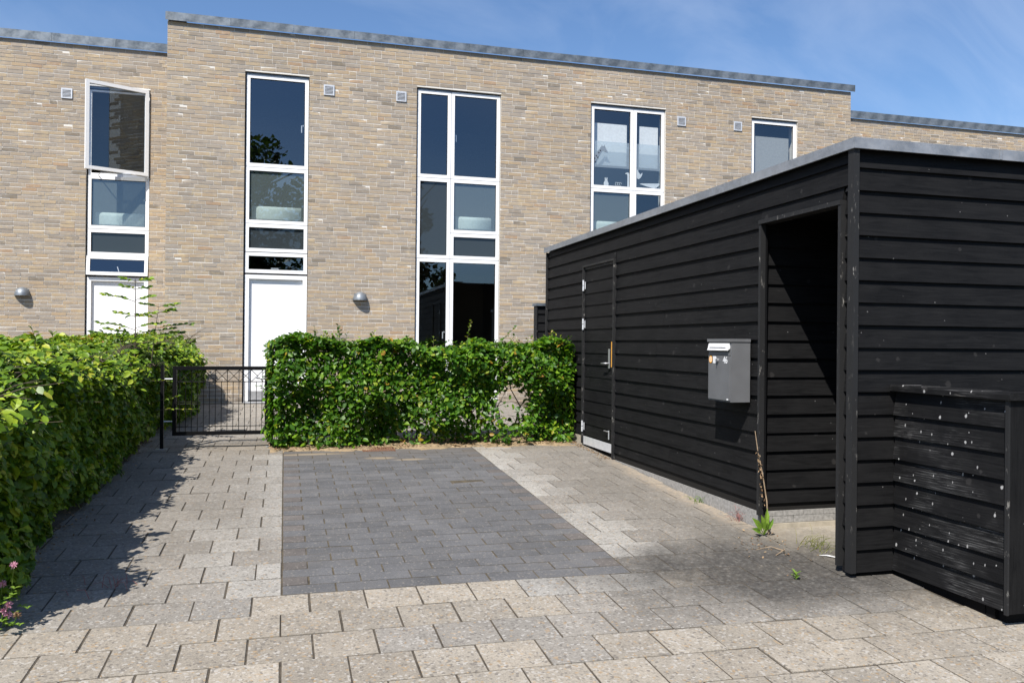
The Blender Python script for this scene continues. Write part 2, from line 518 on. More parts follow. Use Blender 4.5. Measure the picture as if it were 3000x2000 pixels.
M['mailbox'] = m_plain('mailbox_grey', (0.130, 0.132, 0.137), 0.45, 0.35, 0.1, vary=0.10, scale=6)
M['mail_white'] = m_plain('mailbox_flap', (0.72, 0.72, 0.72), 0.4, 0.5)
M['orange'] = m_plain('orange_print', (0.85, 0.38, 0.02), 0.5, 0.4)
M['ink'] = m_plain('dark_ink', (0.012, 0.013, 0.02), 0.5, 0.4)
M['tape_orange'] = m_plain('bare_pine', (0.62, 0.30, 0.05), 0.8, 0.2)
M['blind'] = m_plain('white_blind', (0.80, 0.80, 0.79), 0.8, 0.2)
M['blind_grey'] = m_plain('grey_blind', (0.33, 0.335, 0.325), 0.85, 0.2)
M['sticker_blue'] = m_plain('blue_grey_film', (0.17, 0.21, 0.26), 0.7, 0.2)
M['sticker_pale'] = m_plain('pale_film', (0.36, 0.42, 0.47), 0.7, 0.2)
M['glass'] = m_glass('clear_pane', (0.90, 0.93, 0.94))
M['glass_film'] = m_glass('filmed_pane', (0.84, 0.94, 0.92), 0.34, (0.20, 0.25, 0.25))
M['nursery_film'] = m_glass('nursery_film', (0.86, 0.92, 0.95), 0.14, (0.30, 0.38, 0.44), 0.0)
M['nursery_film_dense'] = m_glass('nursery_film_dense', (0.88, 0.94, 0.97), 0.5, (0.50, 0.56, 0.60), 0.0)
M['glass_dark'] = m_glass('slate_pane', (0.05, 0.055, 0.06), 0.75, (0.045, 0.055, 0.06), 0.32)


# ------------------------------------------------------------------ mesh helpers
class MB:
    def __init__(self):
        self.v, self.f = [], []

    def box(self, x0, y0, z0, x1, y1, z1):
        b = len(self.v)
        self.v += [(x0, y0, z0), (x1, y0, z0), (x1, y1, z0), (x0, y1, z0), (x0, y0, z1), (x1, y0, z1), (x1, y1, z1), (x0, y1, z1)]
        for q in ((0, 3, 2, 1), (4, 5, 6, 7), (0, 1, 5, 4), (1, 2, 6, 5), (2, 3, 7, 6), (3, 0, 4, 7)):
            self.f.append(tuple(b + i for i in q))
        return self

    def prism(self, prof, axis, a0, a1):
        """profile of (p, z) pairs pulled along x or y; p is the other ground axis"""
        b = len(self.v)
        n = len(prof)
        for a in (a0, a1):
            for p, z in prof:
                self.v.append((a, p, z) if axis == 'x' else (p, a, z))
        self.f.append(tuple(b + i for i in range(n)))
        self.f.append(tuple(b + n + i for i in reversed(range(n))))
        for i in range(n):
            j = (i + 1) % n
            self.f.append((b + j, b + i, b + n + i, b + n + j))
        return self

    def tube(self, pts, r, n=6, r1=None):
        pts = [Vector(p) for p in pts]
        b = len(self.v)
        m = len(pts)
        for k, p in enumerate(pts):
            d = (pts[min(k + 1, m - 1)] - pts[max(k - 1, 0)]).normalized()
            a = d.cross(Vector((0, 0, 1)) if abs(d.z) < 0.9 else Vector((1, 0, 0))).normalized()
            c = d.cross(a)
            rr = r if r1 is None else r + (r1 - r) * k / max(1, m - 1)
            for i in range(n):
                t = 2 * math.pi * i / n
                q = p + (a * math.cos(t) + c * math.sin(t)) * rr
                self.v.append(tuple(q))
        for k in range(m - 1):
            for i in range(n):
                j = (i + 1) % n
                self.f.append((b + k * n + i, b + k * n + j, b + (k + 1) * n + j, b + (k + 1) * n + i))
        self.f.append(tuple(b + i for i in reversed(range(n))))
        self.f.append(tuple(b + (m - 1) * n + i for i in range(n)))
        return self

    def poly(self, pts, nrm, th):
        """flat outline given some thickness along nrm"""
        b = len(self.v)
        n = len(pts)
        nv = Vector(nrm) * th
        self.v += [tuple(p) for p in pts] + [tuple(Vector(p) + nv) for p in pts]
        self.f.append(tuple(b + i for i in range(n)))
        self.f.append(tuple(b + n + i for i in reversed(range(n))))
        for i in range(n):
            j = (i + 1) % n
            self.f.append((b + j, b + i, b + n + i, b + n + j))
        return self

    def leaf(self, base, d, nrm, l, wd, fold=0.25):
        d = Vector(d).normalized()
        nrm = Vector(nrm)
        nrm = (nrm - d * nrm.dot(d)).normalized()
        s = d.cross(nrm)
        b = Vector(base)
        i = len(self.v)
        mid = b + d * l * 0.48
        self.v += [tuple(b), tuple(b + d * l * 0.30 - s * wd * 0.44 + nrm * wd * fold * 0.9), tuple(b + d * l * 0.66 - s * wd * 0.40 + nrm * wd * fold * 0.8),
                   tuple(b + d * l - nrm * l * 0.10), tuple(b + d * l * 0.66 + s * wd * 0.40 + nrm * wd * fold * 0.8), tuple(b + d * l * 0.30 + s * wd * 0.44 + nrm * wd * fold * 0.9), tuple(mid)]
        for q in ((0, 6, 1), (1, 6, 2), (2, 6, 3), (3, 6, 4), (4, 6, 5), (5, 6, 0)):
            self.f.append(tuple(i + k for k in q))
        return self

    def mesh(self, name, mat, smooth=False):
        me = bpy.data.meshes.new(name)
        me.from_pydata(self.v, [], self.f)
        me.materials.append(mat)
        if smooth:
            me.polygons.foreach_set('use_smooth', [True] * len(me.polygons))
        me.update()
        return me

    def build(self, name, mat, parent=None, smooth=False, kind=None, label=None):
        return link(name, self.mesh(name, mat, smooth), parent, kind, label)


def link(name, me, parent=None, kind=None, label=None):
    o = bpy.data.objects.new(name, me)
    COL.objects.link(o)
    if parent is not None:
        o.parent = parent
        o.location = -ROOT.get(parent.name, Vector((0, 0, 0)))
    if kind:
        o['kind'] = kind
    if label:
        o['label'] = label
    return o


ROOT = {}


def thing(name, loc, label, cat, group=None):
    o = bpy.data.objects.new(name, None)
    COL.objects.link(o)
    o.empty_display_size = 0.2
    o.location = loc
    ROOT[o.name] = Vector(loc)
    tag(o, label, cat, group)
    return o


def tag(o, label, cat, group=None):
    o['label'] = label
    o['category'] = cat
    if group:
        o['group'] = group
    return o


def place(name, me, parent, loc, rot=None):
    """a piece that shares its mesh with its like"""
    o = bpy.data.objects.new(name, me)
    COL.objects.link(o)
    o.parent = parent
    o.location = Vector(loc) - ROOT.get(parent.name, Vector((0, 0, 0)))
    if rot is not None:
        o.rotation_mode = 'QUATERNION'
        o.rotation_quaternion = rot
    return o


def raw_mesh(name, V, F, mat, smooth=False):
    """fast mesh from numpy arrays of triangles"""
    me = bpy.data.meshes.new(name)
    V = np.ascontiguousarray(V, dtype=np.float32)
    F = np.ascontiguousarray(F, dtype=np.int32)
    me.vertices.add(len(V))
    me.vertices.foreach_set('co', V.ravel())
    k = F.shape[1]
    me.loops.add(F.size)
    me.loops.foreach_set('vertex_index', F.ravel())
    me.polygons.add(len(F))
    me.polygons.foreach_set('loop_start', np.arange(0, F.size, k, dtype=np.int32))
    me.polygons.foreach_set('loop_total', np.full(len(F), k, dtype=np.int32))
    me.materials.append(mat)
    me.update(calc_edges=True)
    return me


def sstep(a, b, x):
    t = min(1, max(0, (x - a) / (b - a)))
    return t * t * (3 - 2 * t)


def gz(x, y):
    """height of the ground: it climbs towards the houses and dips a little by the shed corner"""
    yy = max(y, -4.0)
    return 0.0455 * min(yy, 15.5) - 0.010 * min(3.0, max(0, x - 1)) * sstep(5.7, 4.6, y) * sstep(-2, 2, y)


def gquat(x, y):
    e = 0.05
    nx = -(gz(x + e, y) - gz(x - e, y)) / (2 * e)
    ny = -(gz(x, y + e) - gz(x, y - e)) / (2 * e)
    return Vector((0, 0, 1)).rotation_difference(Vector((nx, ny, 1)).normalized())


# ------------------------------------------------------------------ ground sheets
def sheet(name, xs, ys, dz, mat, kind='structure', fn=gz):
    V = [(x, y, fn(x, y) + dz) for y in ys for x in xs]
    nx = len(xs)
    F = [(j * nx + i, j * nx + i + 1, (j + 1) * nx + i + 1, (j + 1) * nx + i) for j in range(len(ys) - 1) for i in range(nx - 1)]
    me = bpy.data.meshes.new(name)
    me.from_pydata(V, [], F)
    me.materials.append(mat)
    o = link(name, me, None, kind)
    return o


def lin(a, b, n):
    return [a + (b - a) * i / n for i in range(n + 1)]


sheet('ground', [-900, -200, -40, -10] + lin(-4, 8, 24) + [14, 40, 200, 900], [-900, -200, -60, -20, -10, -6, -5, -4] + lin(-3, 15.5, 38) + [20, 40, 200, 900], -0.030, M['earth'])
sheet('road', lin(-40, 40, 20), [-12, -8, -6.2], -0.012, M['road'])
sheet('joint_bed', lin(-3.2, 6.6, 40), lin(-2, 9.9, 48), -0.0042, M['joint'])
sheet('bay_bed', lin(0.0, 2.155, 6), lin(4.908, 9.62, 20), -0.0036, M['joint_tan'])
sheet('garden_terrace', lin(-0.1, 3.9, 6), lin(10.45, 14.3, 6), -0.012, M['slab_grey'])
sheet('path_bed', lin(-2.4, -0.104, 6), lin(9.904, 14.3, 8), -0.0042, M['joint'])

U, V_ = 0.3085, 0.303
Y0 = 4.906


def slab_mesh(name, lx, ly, mat, h=0.05, gap=0.0105, bev=0.0015):
    x, y = (lx - gap) / 2, (ly - gap) / 2
    v = [(-x, -y, -h), (x, -y, -h), (x, y, -h), (-x, y, -h), (-x, -y, -bev), (x, -y, -bev), (x, y, -bev), (-x, y, -bev),
         (-x + bev, -y + bev, 0), (x - bev, -y + bev, 0), (x - bev, y - bev, 0), (-x + bev, y - bev, 0)]
    f = [(8, 9, 10, 11)]
    for i in range(4):
        j = (i + 1) % 4
        f += [(i, j, 4 + j, 4 + i), (4 + i, 4 + j, 8 + j, 8 + i)]
    me = bpy.data.meshes.new(name)
    me.from_pydata(v, [], f)
    me.materials.append(mat)
    return me


paving = bpy.data.objects.new('driveway', None)
COL.objects.link(paving)
paving['kind'] = 'structure'
ROOT['driveway'] = Vector((0, 0, 0))
bay = bpy.data.objects.new('parking_bay', None)
COL.objects.link(bay)
bay['kind'] = 'structure'
ROOT['parking_bay'] = Vector((0, 0, 0))

slabs = []      # (x centre, y centre, length x, material key)


def row_of(x0, x1, y, start, key):
    """slabs along one row; start is any joint on it"""
    a = start - math.ceil((start - x0) / U) * U
    while a < x1 - 1e-6:
        l, r = max(a, x0), min(a + U, x1)
        if r - l > 0.04:
            slabs.append(((l + r) / 2, y, r - l, key((l + r) / 2, y)))
        a += U


def tone_front(x, y):
    k = int((Y0 - y) / V_)
    if k == 0:
        return 'slab_pale' if 1.25 < x < 2.25 else ('slab' if x > -0.2 else 'slab_grey')
    if x > 0.55 and k == 2 and x < 3.4:
        return 'slab_grey'
    if x > 1.6 and k == 1:
        return 'slab_grey'
    return 'slab' if random.random() < 0.93 else 'slab_grey'


for k in range(9):
    y = Y0 - V_ * (k + 0.5)
    row_of(-3.0, 6.2, y, 0.150 if k % 2 == 0 else -0.004, tone_front)
NR = 16
for k in range(NR):
    y = Y0 + V_ * (k + 0.5)
    st = 0.0 if k % 2 == 0 else -U / 2
    row_of(-2.1, 0.0, y, st, lambda x, y: 'slab_pale' if (x > -0.32 and random.random() < 0.75) or (x > -0.62 and random.random() < 0.3) else 'slab_grey')
    row_of(2.155, 3.555, y, 2.155 if k % 2 == 0 else 2.155 + U / 2, lambda x, y: 'slab_pale' if x < 2.5 and random.random() < 0.8 else 'slab_grey')
for k in range(NR, NR + 15):
    y = Y0 + V_ * (k + 0.5)
    row_of(-2.3, -0.1, y, 0.0 if k % 2 == 0 else -U / 2, lambda x, y: 'slab_grey')


def hidden_slab(x, y):
    return (x > 3.95 and y > 3.72) or (x > 3.62 and y > 4.58) or (x < -1.95 and y > 5.5)


slabs = [s for s in slabs if not hidden_slab(s[0], s[1])]


def on_screen(x, y, z):
    d = Vector((x, y, z)) - EYE
    q = d.dot(fwd)
    if q < 0.3:
        return False
    return abs(d.dot(rt) / q * 2426.8) < 1620 and abs(d.dot(up) / q * 2426.8) < 1120


slabs.sort(key=lambda s: (not on_screen(s[0], s[1], gz(s[0], s[1])), math.hypot(s[0], s[1])))
mesh_cache = {}
rest = {}
for i, (x, y, l, key) in enumerate(slabs):
    if i < 300:
        kk = (round(l, 3), key)
        if kk not in mesh_cache:
            mesh_cache[kk] = slab_mesh('slab', l, V_, M[key])
        q = gquat(x, y)
        tilt = Matrix.Rotation(random.gauss(0, 0.0035), 3, 'X') @ Matrix.Rotation(random.gauss(0, 0.0035), 3, 'Y') @ Matrix.Rotation(random.gauss(0, 0.003), 3, 'Z')
        place('slab', mesh_cache[kk], paving, (x + random.gauss(0, 0.001), y + random.gauss(0, 0.001), gz(x, y) + random.gauss(0, 0.0012)), q @ tilt.to_quaternion())
    else:
        b = rest.setdefault(key, MB())
        g = 0.0050
        z = gz(x, y) + random.gauss(0, 0.001)
        x0_, x1_, y0_, y1_ = x - l / 2 + g, x + l / 2 - g, y - V_ / 2 + g, y + V_ / 2 - g
        i0 = len(b.v)
        dz0, dz1 = gz(x, y0_) - gz(x, y), gz(x, y1_) - gz(x, y)
        b.v += [(x0_, y0_, z + dz0 - 0.03), (x1_, y0_, z + dz0 - 0.03), (x1_, y1_, z + dz1 - 0.03), (x0_, y1_, z + dz1 - 0.03),
                (x0_, y0_, z + dz0), (x1_, y0_, z + dz0), (x1_, y1_, z + dz1), (x0_, y1_, z + dz1)]
        for qd in ((4, 5, 6, 7), (0, 1, 5, 4), (1, 2, 6, 5), (2, 3, 7, 6), (3, 0, 4, 7)):
            b.f.append(tuple(i0 + t for t in qd))
for key, b in rest.items():
    b.build('slab_field', M[key], paving, kind='stuff')

# the dark bay: long pavers, half pieces in brown at both ends of every other row
PU = 2.155 / 7
for j in range(31):
    y = Y0 + V_ / 2 * (j + 0.5)
    if j % 2 == 0:
        cells = [(PU * i, PU * (i + 1), 'paver') for i in range(7)]
    else:
        cells = [(0, PU / 2, 'paver_brown')] + [(PU * (i + 0.5), PU * (i + 1.5), 'paver') for i in range(6)] + [(PU * 6.5, PU * 7, 'paver_brown')]
    for a, b_, key in cells:
        kk = (round(b_ - a, 3), key, 'p')
        if kk not in mesh_cache:
            mesh_cache[kk] = slab_mesh('paver', b_ - a, V_ / 2, M[key], 0.05, 0.0105, 0.001)
        x = (a + b_) / 2
        tilt = Matrix.Rotation(random.gauss(0, 0.004), 3, 'X') @ Matrix.Rotation(random.gauss(0, 0.003), 3, 'Y') @ Matrix.Rotation(random.gauss(0, 0.004), 3, 'Z')
        place('paver', mesh_cache[kk], bay, (x + random.gauss(0, 0.001), y + random.gauss(0, 0.001), gz(x, y) + random.gauss(0, 0.0012)), gquat(x, y) @ tilt.to_quaternion())


# ------------------------------------------------------------------ brick houses
def wall_cells(x0, x1, z0, z1, openings):
    xs = sorted({x0, x1, *[min(max(v, x0), x1) for o in openings for v in o[:2]]})
    zs = sorted({z0, z1, *[min(max(v, z0), z1) for o in openings for v in o[2:]]})
    for i in range(len(xs) - 1):
        for j in range(len(zs) - 1):
            cx, cz = (xs[i] + xs[i + 1]) / 2, (zs[j] + zs[j + 1]) / 2
            if not any(o[0] < cx < o[1] and o[2] < cz < o[3] for o in openings):
                yield xs[i], xs[i + 1], zs[j], zs[j + 1]


COURSE, BH, BL, JT = 0.0667, 0.0545, 0.228, 0.012
ZTOP = 6.806


def brick_list(x0, x1, z0, z1, openings):
    """bricks (x0, x1, z) in a loose running bond cut at the openings"""
    res = []
    n = int(round((z1 - z0) / COURSE))
    prev = 0
    for c in range(n):
        z = z1 - COURSE * (c + 1) + JT / 2
        spans = [(x0, x1)]
        for o in openings:
            if o[2] < z + BH / 2 < o[3]:
                spans = [p for s in spans for p in ((s[0], min(s[1], o[0])), (max(s[0], o[1]), s[1])) if p[1] - p[0] > 0.03]
        shift = (prev + random.choice((0.06, 0.12, 0.18, 0.12))) % 0.24
        prev = shift
        for s in spans:
            # stretchers laid from a common grid so that courses stay bonded
            a = s[0]
            first = s[0] + ((shift - s[0]) % 0.24)
            cuts = [s[0]]
            if first - s[0] > 0.05:
                cuts.append(first)
            while cuts[-1] < s[1] - 0.02:
                step = 0.24 if random.random() > 0.07 else 0.12
                cuts.append(cuts[-1] + step)
            cuts[-1] = s[1]
            if len(cuts) > 2 and cuts[-1] - cuts[-2] < 0.05:
                cuts.pop(-2)
            for p, q in zip(cuts[:-1], cuts[1:]):
                res.append((p + (0.0038 if p > s[0] + 1e-4 else 0), q - (0.0038 if q < s[1] - 1e-4 else 0), z))
    return res


def brick_wall(house, x0, x1, z0, z1, openings, Y, own, zmin_own):
    """mortar plane with openings, then bricks standing proud of it"""
    mb = MB()
    for a, b, c, d in wall_cells(x0, x1, z0, z1, openings):
        mb.box(a, Y + 0.0008, c, b, Y + 0.30, d)
    mb.build('wall', M['mortar'], house)
    bl = brick_list(x0, x1, z0, z1, openings)
    bl = [b for b in bl if b[1] - b[0] > 0.03]
    order = sorted(range(len(bl)), key=lambda i: (bl[i][2] < zmin_own or not on_screen((bl[i][0] + bl[i][1]) / 2, Y, bl[i][2]), math.dist(((bl[i][0] + bl[i][1]) / 2, Y, bl[i][2]), EYE)))
    single = set(order[:own])
    field = MB()
    cache = {}
    for i, (a, b, z) in enumerate(bl):
        l = b - a
        pr = max(-0.002, min(0.0022, random.gauss(0, 0.0009)))
        ir = random.random() < 0.06
        tz = random.gauss(0, 0.0012)
        if i in single:
            k = round(l, 3)
            if k not in cache:
                cache[k] = MB().box(-l / 2, -0.004, 0, l / 2, 0.008, BH).mesh('brick', M['brick'])
            place('brick', cache[k], house, ((a + b) / 2, Y + pr, z + tz), Matrix.Rotation(random.gauss(0, 0.004), 3, 'Y').to_quaternion())
        else:
            dz = random.gauss(0, 0.0012)
            i0 = len(field.v)
            field.box(a, Y + pr - 0.004, z + tz, b, Y + 0.008, z + BH + tz)
            for q in (1, 2, 5, 6):
                vx = field.v[i0 + q]
                field.v[i0 + q] = (vx[0], vx[1], vx[2] + dz)
            if ir:      # a chipped arris
                vx = field.v[i0 + random.choice((4, 5))]
                q = field.v.index(vx, i0)
                field.v[q] = (vx[0], vx[1] + 0.006, vx[2] - 0.006)
    if field.v:
        field.build('brickwork', M['brick'], house, kind='stuff')


def ring(mb, x0, x1, z0, z1, w, y0, y1):
    mb.box(x0, y0, z0, x1, y1, z0 + w)
    mb.box(x0, y0, z1 - w, x1, y1, z1)
    mb.box(x0, y0, z0 + w, x0 + w, y1, z1 - w)
    mb.box(x1 - w, y0, z0 + w, x1, y1, z1 - w)
    return mb


FD = 0.036      # how far frames sit behind the brick face


def pane_sheet(x0, x1, y, z0, z1):
    m = MB()
    m.v = [(x0, y, z0), (x1, y, z0), (x1, y, z1), (x0, y, z1)]
    m.f = [(0, 1, 2, 3)]
    return m


def sash(house, x0, x1, z0, z1, Y, pane='glass', w=0.058, handle=None, setback=FD):
    """one framed light: frame, pane, and a lever where there is one"""
    y = Y + setback
    f = ring(MB(), x0, x1, z0, z1, w, y, y + 0.055).build('window', M['white'], house)
    bead = ring(MB(), x0 + w, x1 - w, z0 + w, z1 - w, 0.007, y + 0.020, y + 0.036)
    bead.build('glazing_bead', M['seal'], f)
    pane_sheet(x0 + w + 0.001, x1 - w - 0.001, y + 0.032, z0 + w + 0.001, z1 - w - 0.001).build('pane', M[pane], f)
    if handle:
        hx, hz, down = handle
        hb = MB()
        hb.box(hx - 0.008, y + 0.040, hz - 0.012, hx + 0.008, y + 0.060, hz + 0.012)
        if down == 'side':
            hb.box(hx - 0.115, y + 0.048, hz + 0.012, hx + 0.006, y + 0.064, hz + 0.030)
        else:
            hb.box(hx + down * 0.004 - 0.008 + down * 0.02, y + 0.048, hz - 0.115, hx + down * 0.004 + 0.008 + down * 0.02, y + 0.064, hz + 0.004)
        hb.build('window_handle', M['alu'], f)
    return f


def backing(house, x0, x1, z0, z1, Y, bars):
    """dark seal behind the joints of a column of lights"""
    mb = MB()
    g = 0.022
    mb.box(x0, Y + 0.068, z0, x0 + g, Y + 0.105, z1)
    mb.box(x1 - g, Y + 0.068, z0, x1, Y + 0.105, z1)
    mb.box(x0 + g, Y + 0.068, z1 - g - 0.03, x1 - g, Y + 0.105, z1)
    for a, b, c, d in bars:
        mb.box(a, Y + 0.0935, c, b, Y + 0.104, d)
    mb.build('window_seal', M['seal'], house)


def head_flashing(house, x0, x1, z1, Y):
    MB().box(x0 + 0.022, Y + 0.030, z1 - 0.034, x1 - 0.014, Y + 0.090, z1 - 0.016).build('head_flashing', M['zinc'], house)


def front_door(house, x0, x1, z0, z1, Y):
    y = Y + FD
    w = 0.068
    mb = MB()
    mb.box(x0, y, z1 - w, x1, y + 0.09, z1)
    mb.box(x0, y, z0, x0 + w, y + 0.09, z1 - w)
    mb.box(x1 - w, y, z0, x1, y + 0.09, z1 - w)
    d = mb.build('door', M['white'], house)
    MB().box(x0 + w + 0.002, y + 0.050, z0 + 0.036, x1 - w - 0.002, y + 0.085, z1 - w - 0.002).build('door_panel', M['door_white'], d)
    MB().box(x0 + w + 0.01, y + 0.046, z0 + 0.040, x1 - w - 0.01, y + 0.0495, z0 + 0.185).build('kick_plate', M['steel'], d)
    MB().box(x0, y - 0.045, z0 - 0.02, x1, y + 0.09, z0 + 0.012).build('threshold', M['alu'], d)
    MB().tube([(x1 - w - 0.07, y + 0.05, z0 + 1.03), (x1 - w - 0.07, y + 0.005, z0 + 1.03), (x1 - w - 0.19, y + 0.005, z0 + 1.03)], 0.009, 8).build('door_handle', M['steel'], d, True)


def vent(house, x, z, Y):
    s = 0.0875
    v = ring(MB(), x - s, x + s, z - s, z + s, 0.020, Y - 0.022, Y + 0.0).build('vent', M['alu'], house)
    MB().box(x - s + 0.021, Y - 0.006, z - s + 0.021, x + s - 0.021, Y - 0.005, z + s - 0.021).build('vent_back', M['seal'], v)
    sl = None
    for i in range(6):
        zz = z - s + 0.030 + i * 0.0225
        if sl is None:
            sl = MB().box(x - s + 0.0205, Y - 0.021, zz, x + s - 0.0205, Y - 0.010, zz + 0.0095).build('slat', M['alu'], v)
        else:
            o = sl.copy()
            COL.objects.link(o)
            o.location = sl.location + Vector((0, 0, i * 0.0225))


def coping(house, x0, x1, Y, z0, z1, mat, joints=1.02, lip_left=None, lip_right=None):
    """folded metal edge in lengths, each lapped on the next"""
    n = max(1, int(round((x1 - x0) / joints)))
    for i in range(n):
        a, b = x0 + (x1 - x0) * i / n, x0 + (x1 - x0) * (i + 1) / n
        mb = MB()
        q = 0.0016 * (i % 2)
        mb.prism([(Y - q, z0), (Y - q, z1 + q), (Y + 0.30, z1 + q + 0.012), (Y + 0.30, z1 - 0.02), (Y + 0.012, z1 - 0.02), (Y + 0.012, z0 + 0.012), (Y + 0.003, z0)], 'x', a + 0.0015, b - 0.0015)
        mb.box(b - 0.022, Y - q - 0.004, z0 + 0.001, b - 0.002, Y - q - 0.0005, z1 - 0.001)
        mb.build('coping', mat, house)


def room(house, x0, x1, y0, y1, z0, z1, mat):
    mb = MB()
    t = 0.06
    mb.box(x0, y1, z0, x1, y1 + t, z1)
    mb.box(x0 - t, y0, z0, x0, y1, z1)
    mb.box(x1, y0, z0, x1 + t, y1, z1)
    mb.box(x0 - t, y0, z0 - t, x1 + t, y1 + t, z0)
    mb.box(x0 - t, y0, z1, x1 + t, y1 + t, z1 + t)
    mb.build('room', mat, house)


D = 14.327
ZA, ZB, ZC, ZD, ZT, ZG = 4.553, 3.614, 3.1445, 2.785, 6.114, 0.653
G = 0.0035      # half the joint between two lights


def ledge_profile(Y, z0, z1):
    r = 0.075
    p = [(Y + 0.16 + r + r * math.cos(t), z1 - r + r * math.sin(t)) for t in [math.pi / 2 + math.pi / 2 * i / 6 for i in range(7)]]
    p += [(Y + 0.16 + r * 0.5 - r * 0.5 * math.cos(t), z0 + r * 0.5 - r * 0.5 * math.sin(t)) for t in [math.pi / 2 * i / 4 for i in range(5)]]
    return p


def window_column(house, xl, xr, Y, open_top=False):
    """four lights above a white door"""
    a, b = xl + 0.024, xr - 0.012
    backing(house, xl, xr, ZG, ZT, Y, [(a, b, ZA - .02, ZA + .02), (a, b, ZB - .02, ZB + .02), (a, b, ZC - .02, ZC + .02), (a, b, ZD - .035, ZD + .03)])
    head_flashing(house, xl, xr, ZT, Y)
    if not open_top:
        sash(house, a, b, ZA + G, ZT - 0.036, Y, 'glass', handle=(b - 0.085, 5.30, -1))
    f = sash(house, a, b, ZB + G, ZA - G, Y, 'glass_film')
    # a bright parapet ledge that shows through the film
    pr = ledge_profile(Y, 3.685, 3.935)
    MB().prism(pr, 'x', a + 0.10, b - 0.10).build('ledge', M['blind'], f, True)
    sash(house, a, b, ZC + G + 0.002, ZB - G, Y, 'glass_dark')
    if not open_top:
        f = sash(house, a, b, ZD + 0.012, ZC - G - 0.004, Y, 'glass', handle=((a + b) / 2 + 0.03, ZD + 0.075, 'side'))
    front_door(house, a, b, ZG, ZD - 0.018, Y)


def front_lamp(x, z, Y, label):
    """quarter-dome hood on the wall with a flat lens beneath"""
    t = thing('wall_lamp', (x, Y, z), label, 'wall lamp', 'dome lamps on the brick walls')
    mb = MB()
    R, H = 0.125, 0.142
    nu, nv = 16, 8
    vv = []
    for j in range(nv + 1):
        ph = math.pi / 2 * j / nv
        for i in range(nu + 1):
            th = math.pi * i / nu
            vv.append((x - R * math.cos(th) * math.cos(ph), Y - 0.006 - 0.128 * math.sin(th) * math.cos(ph), z + H * math.sin(ph)))
    mb.v += vv
    for j in range(nv):
        for i in range(nu):
            k = j * (nu + 1) + i
            mb.f.append((k, k + 1, k + nu + 2, k + nu + 1))
    mb.build('hood', M['galv'], t, True)
    r = MB()
    for i in range(nu):
        t0, t1 = math.pi * i / nu, math.pi * (i + 1) / nu
        p = lambda th, s, zz: (x - R * s * math.cos(th), Y - 0.006 - 0.128 * s * math.sin(th), zz)
        k = len(r.v)
        r.v += [p(t0, 1.02, z + .004), p(t1, 1.02, z + .004), p(t1, 1.02, z - .006), p(t0, 1.02, z - .006), p(t0, .90, z - .006), p(t1, .90, z - .006)]
        r.f += [(k, k + 1, k + 2, k + 3), (k + 3, k + 2, k + 5, k + 4)]
    r.build('rim', M['galv'], t)
    lens = MB()
    pts = [(x - 0.112 * math.cos(math.pi * i / nu), Y - 0.008 - 0.114 * math.sin(math.pi * i / nu), z + 0.002) for i in range(nu + 1)]
    lens.poly(pts, (0, 0, 1), 0.01).build('lens', M['blind_grey'], t)
    MB().box(x - 0.10, Y - 0.006, z + 0.0, x + 0.10, Y - 0.001, z + 0.11).build('back_plate', M['galv'], t)


# --- the middle house
XL, XR = -1.862, 10.983
house = thing('brick_house', (XL, D, gz(0, D)), 'tall buff brick house in the middle standing forward of its neighbours, with four window columns', 'house', 'terraced brick houses')
W1 = (-0.666, 0.366, ZG - 0.02, ZT)
W2 = (2.179, 3.695, ZG - 0.02, ZT)
W3 = (5.4005, 6.911, ZG - 0.02, ZT)
W4 = (8.735, 9.762, 4.2, ZT)
brick_wall(house, XL, XR, 0.40, ZTOP, [W1, W2, W3, W4], D, 300, 1.75)
# the side wall that the open window next door mirrors
side = MB()
side.box(XL + 0.003, D + 0.302, 0.40, XL + 0.25, D + 9, ZTOP)
side.build('side_wall', M['mortar'], house)
sb = MB()
for a, b, z in brick_list(D + 0.008, D + 1.62, 0.40, ZTOP, []):
    pr = random.gauss(0, 0.0016)
    sb.box(XL + pr - 0.0, a, z, XL + 0.012, b, z + BH)
sb.build('brickwork', M['brick'], house, kind='stuff')
MB().box(XR - 0.25, D + 0.302, 0.4, XR, D + 9, ZTOP).build('side_wall', M['mortar'], house)
MB().box(XL + 0.26, D + 0.31, ZTOP - 0.2, XR - 0.26, D + 9, ZTOP + 0.05).build('roof', M['seal'], house)
coping(house, XL - 0.03, XR + 0.067, D - 0.05, ZTOP, 6.939, M['zinc'])
cs = MB()
cs.prism([(XL - 0.030, ZTOP), (XL - 0.030, 6.951), (XL + 0.25, 6.951), (XL + 0.25, 6.92), (XL - 0.02, 6.92), (XL - 0.02, ZTOP)], 'y', D + 0.251, D + 2.2)
cs.build('coping', M['zinc'], house)
window_column(house, W1[0], W1[1], D)
# second column: a wide window over the garden doors
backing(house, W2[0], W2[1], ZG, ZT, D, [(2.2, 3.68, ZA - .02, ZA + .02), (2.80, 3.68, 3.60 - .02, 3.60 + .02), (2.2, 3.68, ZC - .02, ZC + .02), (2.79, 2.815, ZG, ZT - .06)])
head_flashing(house, W2[0], 2.82, ZT, D)
xm = 2.798
sash(house, 2.2, xm - G, ZA + G, ZT - 0.036, D)
sash(house, xm + G, 3.684, ZA + G, ZT - 0.028, D, handle=(xm + 0.075, 5.34, 1))
sash(house, 2.2, xm - G, ZC + G, ZA - G, D, 'glass_dark')
f = sash(house, xm + G, 3.684, 3.60 + G, ZA - G, D, 'glass_film')
MB().prism(ledge_profile(D, 3.68, 3.93), 'x', xm + 0.13, 3.57).build('ledge', M['blind'], f, True)
sash(house, xm + G, 3.684, ZC + G, 3.60 - G, D, 'glass_dark')
sash(house, 2.2, xm - G, ZG, ZC - G, D, 'glass', handle=(xm - 0.085, 1.86, -1))
